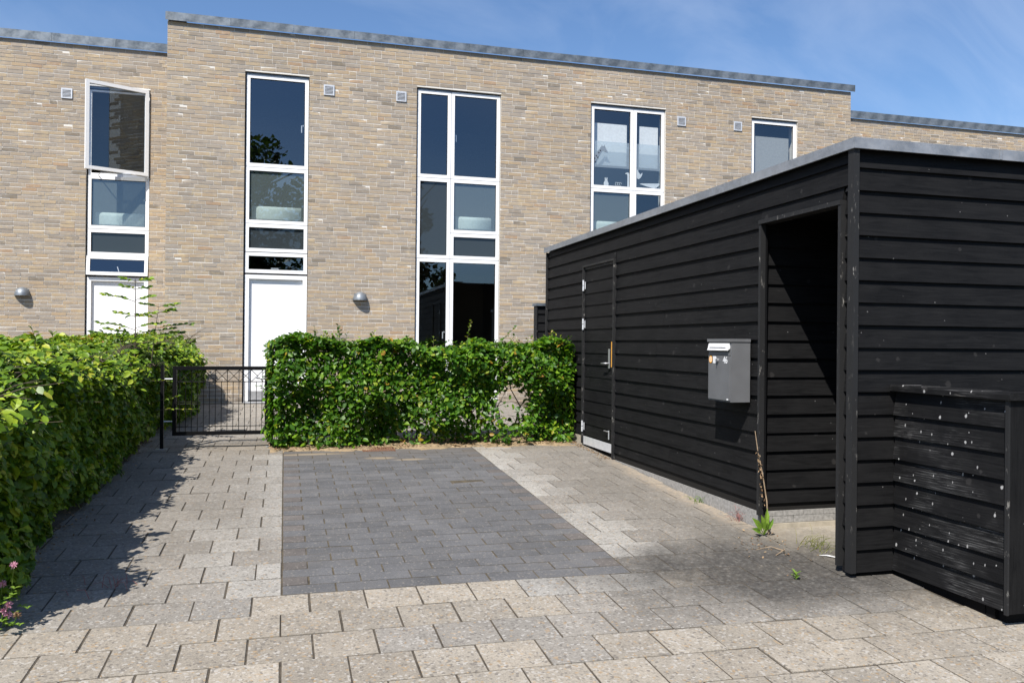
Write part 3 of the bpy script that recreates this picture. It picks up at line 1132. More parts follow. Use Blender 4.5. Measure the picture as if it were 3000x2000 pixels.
sash(house, xm + G, 3.684, ZG, ZC - G, D, 'glass')
# third column: the nursery with animal stickers
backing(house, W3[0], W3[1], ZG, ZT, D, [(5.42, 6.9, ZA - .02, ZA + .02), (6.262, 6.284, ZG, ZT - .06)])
head_flashing(house, W3[0], W3[1], ZT, D)
xm3 = 6.272
fa = sash(house, 5.424, xm3 - G, ZA + G, ZT - 0.036, D, handle=(xm3 - 0.09, 5.35, -1))
fb = sash(house, xm3 + G, 6.898, ZA + G, ZT - 0.036, D)
MB().box(5.535, D + 0.17, 5.02, 6.19, D + 0.18, 5.80).build('blind', M['blind'], fa)
MB().box(6.44, D + 0.17, 5.02, 6.83, D + 0.18, 5.80).build('blind', M['blind'], fb)


def film(house_part, x0, x1, z0, z1, key):
    pane_sheet(x0, x1, D + FD + 0.0355, z0, z1).build('window_film', M[key], house_part)


for z0_, z1_, k_ in ((4.615, 4.955, 'nursery_film'), (4.955, 5.44, 'nursery_film_dense')):
    film(fa, 5.484, xm3 - 0.063, z0_, z1_, k_)
    film(fb, xm3 + 0.063, 6.838, z0_, z1_, k_)
YS = D + FD + 0.0285


def sticker(part, pts, mat):
    MB().poly([(x, YS, z) for x, z in pts], (0, -1, 0), 0.001).build('sticker', M[mat], part)


sticker(fa, [(5.486, 4.99), (5.486, 5.16), (5.54, 5.22), (5.60, 5.29), (5.635, 5.335), (5.648, 5.375), (5.66, 5.345), (5.685, 5.345), (5.70, 5.375), (5.712, 5.34), (5.735, 5.295), (5.765, 5.255), (5.752, 5.232), (5.72, 5.248), (5.685, 5.265), (5.655, 5.26), (5.61, 5.19), (5.55, 5.09)], 'sticker_blue')
for cx, cz in ((5.51, 5.11), (5.54, 5.16), (5.57, 5.13), (5.59, 5.22), (5.62, 5.26), (5.52, 5.05)):
    MB().poly([(cx + 0.013 * math.cos(t), YS - 0.0012, cz + 0.016 * math.sin(t)) for t in [math.pi * i / 3 for i in range(6)]], (0, -1, 0), 0.001).build('sticker', M['ink'], fa)
sticker(fa, [(6.165, 4.615), (6.165, 4.83), (6.15, 4.86), (6.12, 4.852), (6.125, 4.872), (6.15, 4.885), (6.18, 4.89), (6.203, 4.868), (6.203, 4.615)], 'sticker_pale')
sticker(fa, [(5.70, 4.62), (5.69, 4.66), (5.715, 4.715), (5.71, 4.765), (5.727, 4.77), (5.738, 4.735), (5.752, 4.772), (5.768, 4.765), (5.765, 4.715), (5.79, 4.66), (5.785, 4.62)], 'sticker_pale')
for cx in (5.945, 5.985, 6.025):
    MB().tube([(cx + 0.022 * math.cos(t), YS, 4.66 + 0.03 * math.sin(t)) for t in [math.pi * i / 5 for i in range(9)]], 0.005, 5).build('sticker', M['sticker_pale'], fa)
sticker(fb, [(6.338, 4.80), (6.338, 4.985), (6.36, 4.94), (6.38, 4.965), (6.385, 4.915), (6.41, 4.885), (6.43, 4.868), (6.47, 4.905), (6.465, 4.86), (6.43, 4.80), (6.39, 4.775)], 'sticker_pale')
sticker(fb, [(6.41, 4.688), (6.45, 4.70), (6.75, 4.715), (6.815, 4.72), (6.83, 4.70), (6.76, 4.635), (6.70, 4.62), (6.58, 4.645)], 'sticker_pale')
f = sash(house, 5.424, xm3 - G, ZG, ZA - G, D, 'glass_film')
MB().prism(ledge_profile(D, 3.70, 3.98), 'x', 5.55, 6.15).build('ledge', M['blind'], f, True)
sash(house, xm3 + G, 6.898, ZG, ZA - G, D, 'glass')
# fourth column
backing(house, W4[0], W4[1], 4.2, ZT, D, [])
head_flashing(house, W4[0], W4[1], ZT, D)
f = sash(house, 8.757, 9.75, 4.21, ZT - 0.036, D)
MB().box(8.83, D + 0.15, 4.3, 9.66, D + 0.155, 5.80).build('blind', M['blind_grey'], f)
for vx in (0.686, 1.907, 7.23, 8.428):
    vent(house, vx, 5.914, D)
for x0, x1 in ((-1.5, 1.3), (1.5, 4.4), (4.6, 7.9), (8.0, 10.6)):
    room(house, x0, x1, D + 0.301, D + 4.2, 3.35, 6.45, M['dark_room'])
    room(house, x0, x1, D + 0.301, D + 4.2, 0.62, 3.2, M['dark_room'])

# --- the house on the left, set back, with its top window ajar
D2 = 15.95
lefth = thing('brick_house', (-5, D2, gz(0, D2)), 'set back buff brick house at the left with one tall window standing ajar', 'house', 'terraced brick houses')
L0, L1 = -3.377, -2.345
brick_wall(lefth, -9.0, XL - 0.002, 0.40, ZTOP, [(L0, L1, ZG - 0.02, ZT)], D2, 300, 1.75)
MB().box(-9.0, D2 + 0.302, ZTOP - 0.2, XL - 0.01, D2 + 8, ZTOP + 0.05).build('roof', M['seal'], lefth)
coping(lefth, -9.0, XL - 0.035, D2 - 0.05, ZTOP, 6.953, M['zinc'])
window_column(lefth, L0, L1, D2, True)
vent(lefth, -3.69, 5.938, D2)
room(lefth, -4.6, -1.95, D2 + 0.301, D2 + 3.6, 3.35, 6.45, M['dark_room'])
room(lefth, -4.6, -1.95, D2 + 0.301, D2 + 3.6, 0.62, 3.2, M['dark_room'])
# top sash swung outwards on its right edge
frame_in = ring(MB(), L0 + 0.024, L1 - 0.012, ZA + G, ZT - 0.036, 0.045, D2 + 0.07, D2 + 0.105)
frame_in.build('window_frame', M['white'], lefth)
px, py = -2.372, 15.935
ex, ey = -3.302, 15.50
ang = math.atan2(py - ey, px - ex)
ln = math.hypot(px - ex, py - ey)


def turned(o, pivot, rot):
    """mesh built in its own frame, then stood at the pivot"""
    o.location = Vector(pivot) - ROOT.get(o.parent.name, Vector((0, 0, 0)))
    o.rotation_euler = rot


zs0, zs1 = ZA + 0.02, ZT - 0.02
sw = ring(MB(), -ln, 0, 0, zs1 - zs0, 0.058, -0.028, 0.028).build('window', M['white'], lefth)
turned(sw, (px, py, zs0), (0, 0, ang))
p = pane_sheet(-ln + 0.059, -0.059, 0.0, 0.059, zs1 - zs0 - 0.059).build('pane', M['glass'], sw)
p.location = (0, 0, 0)
h = MB().box(-ln + 0.062, 0.01, 0.64, -ln + 0.082, 0.045, 0.80).build('window_handle', M['alu'], sw)
h.location = (0, 0, 0)
st = MB().box(-3.1, D2 - 0.22, ZA + 0.006, -2.62, D2 - 0.19, ZA + 0.016)
st.tube([(-2.62, D2 - 0.2, ZA + 0.011), (-2.40, D2 + 0.05, ZA + 0.011)], 0.008, 6)
st.tube([(-3.1, D2 - 0.2, ZA + 0.011), (-3.2, D2 + 0.06, ZA + 0.011)], 0.008, 6)
st.build('window_stay', M['alu'], lefth)
# the small light over the door, tipped open at its foot
hz = ZC - ZD - 0.018
tp = ring(MB(), 0, L1 - L0 - 0.036, -hz, 0, 0.056, -0.028, 0.028).build('window', M['white'], lefth)
turned(tp, (L0 + 0.020, D2 + 0.05, ZC - 0.006), (math.radians(-7), 0, 0))
p = pane_sheet(0.057, L1 - L0 - 0.093, 0.0, -hz + 0.057, -0.057).build('pane', M['glass'], tp)
p.location = (0, 0, 0)
h = MB().tube([(0.52, 0.02, -hz + 0.075), (0.49, 0.035, -hz + 0.165)], 0.009, 6).build('window_handle', M['alu'], tp)
h.location = (0, 0, 0)

# --- the house on the right, mostly behind the shed
righth = thing('brick_house', (XR, D2, gz(0, D2)), 'lower set back brick house whose top strip shows behind the black shed', 'house', 'terraced brick houses')
brick_wall(righth, XR + 0.002, 22.0, 4.0, ZTOP, [], D2, 0, 9)
MB().box(XR + 0.002, D2 + 0.302, ZTOP - 0.2, 22, D2 + 8, ZTOP + 0.05).build('roof', M['seal'], righth)
MB().box(XR + 0.002, D2 + 0.02, 0.4, 22, D2 + 0.30, 4.0).build('wall', M['mortar'], righth)
coping(righth, XR + 0.07, 22.0, D2 - 0.05, ZTOP - 0.005, 6.962, M['zinc'])

front_lamp(1.239, 2.383, D, 'grey dome wall lamp between the white front door and the garden doors')
front_lamp(-4.345, 2.414, D2, 'grey dome wall lamp on the set back house at far left')


# ------------------------------------------------------------------ the black shed
def plank(parent, axis, plane, outward, a0, a1, zb, zt, mat, name='plank', proud=0.025):
    """one lapped weatherboard: thick at its foot, thin at its head"""
    o = outward
    jz = random.gauss(0, 0.0012)
    p = plane + random.gauss(0, 0.0012)
    prof = [(p, zb + jz), (p - o * 0.001 * 0, zb + jz + 0.001), (p - o * proud * 0.85, zt + 0.004), (p - o * (proud + 0.012), zt + 0.004), (p - o * (proud + 0.012), zb + jz)]
    prof = [prof[0], prof[2], prof[3], prof[4]]
    if (axis == 'x') == (o < 0):
        prof = prof
    else:
        prof = prof[::-1]
    return MB().prism(prof, axis, a0, a1).build(name, mat, parent)


SX, SY = 3.538, 4.564
shed = thing('timber_shed', (SX, SY, gz(SX, SY)), 'black weatherboarded shed with a flat zinc-edged roof, a narrow door and an open passage', 'shed')
side_z = [2.865 - 0.1437 * k for k in range(17)]     # feet of the boards on the long side
front_z = [2.827 - 0.1453 * k for k in range(19)]


def clad(axis, plane, o, a0, a1, zs, ztop, zend, mat, joint=None, parent=None, name='plank'):
    top = ztop
    for z in zs:
        if z < zend:
            break
        if joint and random.random() < 0.35:
            c = a0 + (a1 - a0) * random.uniform(0.25, 0.75)
            plank(parent or shed, axis, plane, o, a0, c - 0.0012, z, top, mat, name)
            plank(parent or shed, axis, plane, o, c + 0.0012, a1, z, top, mat, name)
        else:
            plank(parent or shed, axis, plane, o, a0, a1, z, top, mat, name)
        top = z + 0.012
    return top


DY0, DY1 = 8.60, 9.545     # shed door
OY0, OY1 = 4.690, 5.605    # passage opening
YJ = 5.645                 # wall inside the passage
HEAD = 2.600
# side wall, far part / above the door / middle / above the passage / pier
top = 2.945
over = [z for z in side_z if z > HEAD + 0.03]
lower = [z for z in side_z if z <= HEAD + 0.03]
clad('y', SX, -1, 4.605, 11.035, over, 2.945, 0, M['plank_y'], True)
zt0 = over[-1] + 0.012
clad('y', SX, -1, DY1 + 0.030, 11.035, lower, zt0, 0.55, M['plank_y'])
clad('y', SX, -1, 5.660, DY0 - 0.030, lower, zt0, 0.47, M['plank_y'], True)
plank(shed, 'y', SX, -1, 5.660, DY0 - 0.030, 0.472, side_z[16] + 0.012, M['plank_y'])
plank(shed, 'y', SX, -1, OY0, OY1 + 0.055, HEAD + 0.032, zt0, M['plank_y'])
plank(shed, 'y', SX, -1, DY0 - 0.030, DY1 + 0.030, HEAD + 0.032, zt0, M['plank_y'])
clad('y', SX, -1, 4.600, 4.662, [z for z in front_z if z < 2.75], zt0, 0.2, M['plank_y'])
# front wall facing the lane
clad('x', SY, -1, 3.555, 8.0, front_z, 2.945, 0.15, M['plank_x'])
# wall inside the passage
clad('x', YJ, -1, 3.565, 5.6, [z for z in side_z if z > 0.5], 2.72, 0.5, M['plank_x'])
plank(shed, 'x', YJ, -1, 3.565, 5.6, 0.452, side_z[16] + 0.012, M['plank_x'])
# hidden body: closes the passage and the store, keeps light out
body = MB()
body.box(SX + 0.033, OY1 + 0.085, 0.15, 8.0, 11.03, 2.93)
body.box(3.60, SY + 0.035, 0.15, 8.0, 4.655, 2.93)
body.box(5.0, 4.656, 0.15, 8.0, OY1 + 0.084, 2.93)
body.box(3.60, 4.656, 2.66, 4.999, OY1 + 0.084, 2.93)
body.build('wall', M['black'], shed)
MB().box(SX + 0.03, SY + 0.03, 2.932, 8.0, 11.02, 2.985).build('roof', M['seal'], shed)
# trims
MB().box(3.512, 4.540, 0.215, 3.5525, 4.562, 2.938).build('corner_board', M['trim'], shed)
MB().box(3.512, 4.5625, 0.215, 3.534, 4.599, 2.938).build('corner_board', M['trim'], shed)
MB().box(3.506, 4.663, 0.235, 3.590, 4.6895, HEAD - 0.001).build('passage_trim', M['trim'], shed)
MB().box(3.506, 5.6055, 0.375, 3.548, 5.633, HEAD - 0.001).build('passage_trim', M['trim'], shed)
MB().box(3.500, 4.663, HEAD, 3.60, 5.633, HEAD + 0.030).build('passage_trim', M['trim'], shed)
MB().box(3.5485, 5.606, 0.375, 3.566, YJ + 0.02, HEAD - 0.001).build('passage_trim', M['black'], shed)
MB().box(3.518, DY0 - 0.030, 0.40, 3.56, DY0 - 0.004, HEAD + 0.028).build('door_trim', M['trim'], shed)
MB().box(3.518, DY1 + 0.004, 0.46, 3.56, DY1 + 0.030, HEAD + 0.028).build('door_trim', M['trim'], shed)
MB().box(3.518, DY0 - 0.004, HEAD + 0.004, 3.56, DY1 + 0.004, HEAD + 0.028).build('door_trim', M['trim'], shed)
MB().box(3.520, 11.036, 0.45, 3.56, 11.06, 2.938).build('corner_board', M['trim'], shed)
# shed door with its own boards
door = MB().box(3.556, DY0, 0.46, 3.575, DY1, HEAD).build('door', M['black'], shed)
topz = HEAD - 0.03
MB().box(3.536, DY0 + 0.002, HEAD - 0.028, 3.555, DY1 - 0.002, HEAD).build('rail', M['trim'], door)
zs = [2.564 - 0.1428 * k for k in range(15)]
for i, z in enumerate(zs[:-1]):
    plank(door, 'y', 3.541, -1, DY0 + 0.002, DY1 - 0.002, zs[i + 1], z if i else topz, M['plank_y'], proud=0.013)
MB().box(3.5385, DY0 + 0.004, 0.452, 3.5405, DY1 - 0.004, 0.553).build('kick_plate', M['alu'], door)
for hzc in (2.385, 1.912, 0.671):
    hb = MB().tube([(3.520, DY1 - 0.005, hzc - 0.066), (3.520, DY1 - 0.005, hzc - 0.003)], 0.011, 8)
    hb.tube([(3.520, DY1 - 0.005, hzc + 0.003), (3.520, DY1 - 0.005, hzc + 0.066)], 0.011, 8)
    hb.box(3.534, DY1 - 0.040, hzc - 0.045, 3.537, DY1 - 0.012, hzc + 0.045)
    hb.build('hinge', M['alu'], door)
lk = MB().box(3.528, 8.695, 1.40, 3.535, 8.735, 1.618).build('lock_plate', M['steel'], door)
MB().tube([(3.535, 8.715, 1.455), (3.487, 8.715, 1.455), (3.484, 8.725, 1.455), (3.484, 8.835, 1.450)], 0.0095, 8).build('door_handle', M['steel'], door, True)
MB().box(3.5155, 8.598, 1.415, 3.5175, 8.618, 1.70).build('split', M['tape_orange'], shed, label='split in the door trim showing bare pine')
bolt = MB().tube([(3.530, 8.70, 0.60), (3.530, 8.70, 0.70)], 0.008, 6)
bolt.tube([(3.530, 8.70, 0.69), (3.512, 8.70, 0.69), (3.512, 8.80, 0.69)], 0.006, 6)
bolt.build('bolt', M['steel'], door)
# plinth
pb = MB()
pb.box(3.553, 5.66, 0.392, 3.571, DY0 - 0.031, 0.468)
pb.box(3.580, YJ + 0.018, 0.3925, 5.6, YJ + 0.034, 0.450)
pb.build('plinth', M['plinth_black'], shed)
MB().box(3.550, DY1 + 0.031, 0.36, 3.571, 11.0, 0.547).build('plinth', M['concrete'], shed)
bm = None
for k in range(20):
    y0 = 5.668 + k * 0.182
    y1 = min(y0 + 0.178, DY0 - 0.031)
    if y1 - y0 > 0.03:
        MB().box(3.547 + random.gauss(0, .0008), y0, 0.22, 3.569, y1, 0.389).build('block', M['block'], shed)
for r_, (z0, z1, off) in enumerate(((0.3535, 0.391, 0.0), (0.299, 0.351, 0.09))):
    a = 3.57 - off
    while a < 5.4:
        b = a + 0.178
        MB().box(max(a, 3.572), YJ + 0.004 + random.gauss(0, .0008), z0, b, YJ + 0.033, z1).build('block', M['block'], shed)
        a = b + 0.005
MB().box(3.572, YJ - 0.012, 0.18, 5.6, YJ + 0.033, 0.296).build('footing', M['concrete'], shed)
# zinc edge of the roof
n = 7
for i in range(n):
    a, b = 4.524 + (11.082 - 4.524) * i / n, 4.524 + (11.082 - 4.524) * (i + 1) / n
    mb = MB().prism([(3.498, 2.940), (3.509, 2.938), (3.509, 2.995), (3.75, 2.992), (3.75, 3.004), (3.498, 3.008 + 0.001 * (i % 2))], 'y', a, b - 0.002)
    mb.box(3.4955, b - 0.025, 2.942, 3.4975, b - 0.004, 3.006)
    mb.build('coping', M['zinc_shed'], shed)
for i in range(5):
    a, b = 3.751 + 0.92 * i, 3.751 + 0.92 * (i + 1)
    if i == 0:
        a = 3.4985
    mb = MB().prism([(4.522, 2.940), (4.522, 3.009 + 0.001 * (i % 2)), (4.76, 3.006), (4.76, 2.994), (4.534, 2.996), (4.534, 2.938)], 'x', a, b - 0.002)
    mb.box(b - 0.025, 4.5195, 2.942, b - 0.004, 4.5215, 3.007)
    mb.build('coping', M['zinc_shed'], shed)

# ------------------------------------------------------------------ low black fence in front of the shed
FX, FY0 = 3.842, 3.676
fence = thing('timber_fence', (FX, FY0, gz(FX, FY0)), 'low black board fence with worn white knots and a capping rail at the right', 'fence')
fz = [1.2315 - 0.1449 * k for k in range(8)]
clad('y', FX, -1, FY0 + 0.002, SY - 0.004, fz, 1.375, 0.15, M['plank_worn'], parent=fence)
MB().box(FX + 0.032, FY0 + 0.030, 0.235, FX + 0.10, SY - 0.004, 1.38).build('core', M['black'], fence)
MB().prism([(FX - 0.028, 1.384), (FX + 0.125, 1.384), (FX + 0.125, 1.416), (FX + 0.118, 1.426), (FX - 0.02, 1.426), (FX - 0.028, 1.414)], 'y', FY0 - 0.045, SY - 0.004).build('capping_rail', M['plank_worn'], fence)
MB().prism([(FY0 - 0.045, 1.384), (FY0 - 0.045, 1.414), (FY0 - 0.038, 1.426), (FY0 + 0.10, 1.426), (FY0 + 0.108, 1.416), (FY0 + 0.108, 1.384)][::-1], 'x', FX + 0.126, 6.0).build('capping_rail', M['plank_x'], fence)
MB().box(FX - 0.013, FY0 - 0.022, 0.205, FX + 0.0, FY0 + 0.0, 1.383).build('corner_board', M['trim'], fence)
MB().box(FX + 0.0005, FY0 - 0.022, 0.210, FX + 0.135, FY0 + 0.0, 1.383).build('corner_board', M['board_z'], fence)
clad('x', FY0 - 0.004, -1, FX + 0.137, 6.0, fz, 1.375, 0.15, M['plank_x'], parent=fence)
MB().box(FX + 0.137, FY0 + 0.030, 0.235, 6.0, FY0 + 0.10, 1.38).build('core', M['black'], fence)
MB().box(FX + 0.03, FY0 + 0.10, gz(FX, 3.8) - 0.05, FX + 0.09, FY0 + 0.16, 0.24).build('post_foot', M['black'], fence)
MB().box(FX + 0.034, FY0 + 0.17, gz(FX, 3.9) - 0.05, FX + 0.10, SY, 0.245).build('base', M['black'], fence)
MB().box(FX + 0.05, FY0 + 0.04, gz(FX, 3.8) - 0.06, 6.0, FY0 + 0.095, 0.234).build('base', M['black'], fence)
MB().box(3.62, SY + 0.02, 0.1, 8.0, SY + 0.06, 0.23).build('base', M['black'], shed)

# a second black screen behind the shed, by the terrace
screen = thing('timber_screen', (4.03, 13.0, gz(4, 13)), 'black boarded screen with a zinc cap behind the far end of the shed', 'screen')
clad('x', 12.9, -1, 3.965, 6.5, [2.16 - 0.142 * k for k in range(11)], 2.28, 0.6, M['plank_x'], parent=screen)
MB().box(3.97, 12.935, 0.5, 6.5, 13.05, 2.28).build('core', M['black'], screen)
MB().box(3.935, 12.87, 2.285, 6.5, 13.08, 2.325).build('coping', M['zinc'], screen)
MB().box(3.95, 12.885, 0.5, 3.964, 13.04, 2.28).build('corner_board', M['trim'], screen)

# ------------------------------------------------------------------ concrete by the passage and pier
sheet('passage_floor', lin(3.49, 5.6, 8), lin(4.60, 5.655, 5), 0.0035, M['passage_concrete'])

# ------------------------------------------------------------------ mailbox
mbx = thing('mailbox', (3.44, 5.95, 1.225), 'grey steel mailbox numbered 46 with a white slot flap on the black shed wall', 'mailbox')
MX0, MX1, MY0, MY1, MZ0, MZ1 = 3.352, 3.528, 5.776, 6.130, 1.226, 1.698
body = MB()
body.box(MX0 + 0.012, MY0, MZ0, MX1, MY1, MZ1)
body.build('body', M['mailbox'], mbx)
MB().box(MX0 - 0.004, MY0 - 0.006, 1.6985, MX1, MY1 + 0.006, 1.722).build('lid', M['mailbox'], mbx)
dr = MB().box(MX0, MY0 + 0.012, MZ0 + 0.012, MX0 + 0.0118, MY1 - 0.012, 1.588).build('door', M['mailbox'], mbx)
MB().box(MX0 + 0.002, MY0 + 0.012, 1.593, MX0 + 0.0118, MY1 - 0.012, 1.61).build('ledge', M['mailbox'], mbx)
fl = MB().prism([(MX0 + 0.010, 1.688), (MX0 - 0.004, 1.684), (MX0 - 0.014, 1.640), (MX0 - 0.020, 1.632), (MX0 - 0.014, 1.628), (MX0 + 0.010, 1.645)], 'y', MY0 + 0.018, MY1 - 0.022).build('flap', M['mail_white'], mbx)
MB().box(MX0 - 0.0145, MY0 + 0.05, 1.651, MX0 - 0.0105, MY1 - 0.05, 1.655).build('flap_grip', M['seal'], fl)
lkc = MB().tube([(MX0 + 0.002, 5.962, 1.552), (MX0 - 0.016, 5.962, 1.552)], 0.015, 12).build('lock', M['steel'], dr)
MB().box(MX0 - 0.020, 5.9605, 1.520, MX0 - 0.0165, 5.9665, 1.556).build('key', M['ink'], lkc)


def on_door(pts, dx, th, mat, name, parent=None):
    MB().poly([(MX0 - dx, y, z) for y, z in pts], (-1, 0, 0), th).build(name, M[mat], parent or dr)


disc = [(6.080 + 0.032 * math.cos(t), 1.556 + 0.034 * math.sin(t)) for t in [math.pi * i / 12 for i in range(24)]]
on_door(disc, 0.0002, 0.0006, 'ink', 'sticker')
on_door([(6.080 + 0.027 * math.cos(t), 1.556 + 0.029 * math.sin(t)) for t in [math.pi * i / 12 for i in range(24)]], 0.0009, 0.0005, 'orange', 'sticker')
# white pictogram on the orange disc
pc = MB()
for (ya, yb, za, zb) in ((6.066, 6.095, 1.571, 1.576), (6.066, 6.095, 1.538, 1.543), (6.090, 6.095, 1.543, 1.571), (6.066, 6.0705, 1.543, 1.571), (6.075, 6.086, 1.553, 1.558), (6.075, 6.086, 1.5625, 1.566)):
    pc.box(MX0 - 0.0021, ya, za, MX0 - 0.0015, yb, zb)
pc.build('pictogram', M['mail_white'], dr)
on_door([(6.044, 1.526), (6.044, 1.582), (6.000, 1.582), (5.987, 1.570), (5.987, 1.526)], 0.0002, 0.0006, 'mail_white', 'label_sticker')
on_door([(5.825, 1.229 + 0.012), (5.825, 1.252), (5.800, 1.252), (5.800, 1.241)], 0.0002, 0.0006, 'mail_white', 'label_sticker')
tx = bpy.data.curves.new('house_number', 'FONT')
tx.body = '46'
tx.size = 0.076
tx.extrude = 0.0006
tx.offset = 0.0008
tx.align_x = 'LEFT'
tx.space_character = 0.95
to = bpy.data.objects.new('tmp_text', tx)
COL.objects.link(to)
bpy.context.view_layer.update()
me = bpy.data.meshes.new_from_object(to.evaluated_get(bpy.context.evaluated_depsgraph_get()))
bpy.data.objects.remove(to)
me.name = 'house_number'
me.materials.clear()
me.materials.append(M['mail_white'])
co = np.zeros(len(me.vertices) * 3)
me.vertices.foreach_get('co', co)
co = co.reshape(-1, 3)
nw = np.stack([MX0 - 0.0012 - co[:, 2], 5.886 - co[:, 0] * 0.97, 1.529 + co[:, 1]], 1)
me.vertices.foreach_set('co', nw.ravel())
me.update()
link('house_number', me, dr)

# ------------------------------------------------------------------ garden gate
GY = 9.95
gate = thing('garden_gate', (-0.685, GY, gz(-0.7, GY)), 'low black metal gate with wire mesh and crossed top between the two hedges', 'gate')
ring(MB(), -1.200, -0.168, 0.602, 1.378, 0.042, GY - 0.02, GY + 0.02).build('frame', M['black_metal'], gate)
rod = {}


def bar(p, q, r=0.0042):
    MB().tube([p, q], r, 6).build('bar', M['black_metal'], gate)


for z in (1.203, 0.953, 0.699):
    bar((-1.158, GY, z), (-0.210, GY, z), 0.0052)
bar((-1.158, GY, 0.978), (-0.210, GY, 0.978), 0.004)
for k in range(15):
    x = -1.158 + 0.0632 * (k + 0.5)
    bar((x, GY - 0.006, 0.642), (x, GY - 0.006, 1.203 if k % 2 else 1.338))
for k in range(7):
    x0_, x1_ = -1.13 + 0.1285 * k, -1.13 + 0.1285 * (k + 1)
    bar((x0_, GY - 0.004, 1.205), (x1_, GY - 0.004, 1.336), 0.0038)
    bar((x0_, GY + 0.004, 1.336), (x1_, GY + 0.004, 1.205), 0.0038)
MB().box(-0.212, GY - 0.025, 1.16, -0.166, GY + 0.025, 1.325).build('lock_case', M['black_metal'], gate)
MB().tube([(-0.19, GY - 0.02, 1.243), (-0.19, GY - 0.055, 1.243), (-0.205, GY - 0.058, 1.243), (-0.315, GY - 0.058, 1.256)], 0.009, 8).build('handle', M['steel'], gate, True)
for z in (0.76, 1.235):
    MB().tube([(-1.20, GY, z), (-1.292, GY, z)], 0.009, 8).build('hinge', M['steel'], gate)


def gate_post(x, label):
    t = thing('gate_post', (x, GY, gz(x, GY)), label, 'gate post', 'posts of the garden gate')
    MB().box(x - 0.0175, GY - 0.0175, gz(x, GY) - 0.05, x + 0.0175, GY + 0.0175, 1.386).build('shaft', M['black_metal'], t)
    MB().box(x - 0.0195, GY - 0.0195, 1.3865, x + 0.0195, GY + 0.0195, 1.394).build('cap', M['black_metal'], t)
    MB().box(x - 0.06, GY - 0.045, gz(x, GY) - 0.01, x + 0.06, GY + 0.045, gz(x, GY) + 0.007).build('foot_plate', M['steel'], t)


gate_post(-1.310, 'black gate post on the hinge side, half hidden by the shaded hedge')
gate_post(-0.132, 'black gate post on the latch side, against the sunlit hedge')

# wooden stake and rusty drain
stake = thing('wooden_post', (2.955, 9.88, gz(2.95, 9.88)), 'short grey wooden post standing in the gap under the right hedge', 'post')
MB().box(2.915, 9.84, 0.40, 2.960, 9.92, 0.775).build('stake', M['postwood'], stake)
MB().box(2.962, 9.85, 0.40, 2.995, 9.93, 0.765).build('stake', M['postwood'], stake)
dg = thing('drain_cover', (1.05, 9.60, gz(1.05, 9.6)), 'rusty rectangular drain cover in the paving at the foot of the hedge', 'drain cover')


def gbox(mb, x0, x1, y0, y1, h0, h1):
    i = len(mb.v)
    mb.box(x0, y0, 0, x1, y1, 1)
    for k in range(i, i + 8):
        x, y, z = mb.v[k]
        mb.v[k] = (x, y, gz(x, y) + (h1 if z > 0.5 else h0))


mb = MB()
gbox(mb, 0.868, 0.886, 9.47, 9.70, -0.01, 0.009)
gbox(mb, 1.218, 1.236, 9.47, 9.70, -0.01, 0.009)
gbox(mb, 0.8865, 1.2175, 9.47, 9.487, -0.01, 0.009)
gbox(mb, 0.8865, 1.2175, 9.683, 9.70, -0.01, 0.009)
mb.build('frame', M['rust'], dg)
for k in range(13):
    b = MB()
    gbox(b, 0.892 + k * 0.025, 0.908 + k * 0.025, 9.488, 9.682, -0.008, 0.0065)
    b.build('bar', M['rust'], dg)
b = MB()
gbox(b, 0.887, 1.217, 9.4875, 9.6825, -0.012, -0.0035)
b.build('tray', M['rust'], dg)


# ------------------------------------------------------------------ leaves
LT = np.array([(0, 0, 0), (-0.44, 0.30, 0.22), (-0.40, 0.66, 0.20), (0, 1.0, -0.10), (0.40, 0.66, 0.20), (0.44, 0.30, 0.22), (0, 0.48, 0)], np.float64)
LF = np.array([(0, 6, 1), (1, 6, 2), (2, 6, 3), (3, 6, 4), (4, 6, 5), (5, 6, 0)], np.int32)


def norm(a):
    return a / np.maximum(1e-9, np.linalg.norm(a, axis=1, keepdims=True))


def leaf_cloud(P, N, L, aspect=0.62, droop=None, rng=RNG):
    """vertices and triangles of leaves at P facing N with lengths L"""
    n = len(P)
    N = norm(N)
    r = rng.normal(size=(n, 3))
    if droop is not None:
        r = r * 0.7 + droop
    T = norm(r - N * np.sum(r * N, 1, keepdims=True))
    B = np.cross(T, N)
    wd = L * aspect * rng.uniform(0.85, 1.2, n)
    curl = rng.uniform(-0.3, 1.3, n)
    tv = LT[None, :, :]
    V = P[:, None, :] + B[:, None, :] * (tv[..., 0:1] * wd[:, None, None]) + T[:, None, :] * (tv[..., 1:2] - 0.4) * L[:, None, None] + N[:, None, :] * (tv[..., 2:3] * (wd * curl)[:, None, None])
    F = (LF[None] + (np.arange(n) * len(LT))[:, None, None]).reshape(-1, 3)
    return V.reshape(-1, 3), F


def leaf_frames(P, N, rng=RNG):
    N = norm(N)
    r = rng.normal(size=(len(P), 3))
    T = norm(r - N * np.sum(r * N, 1, keepdims=True))
    return N, T


LEAF_MESH = {}


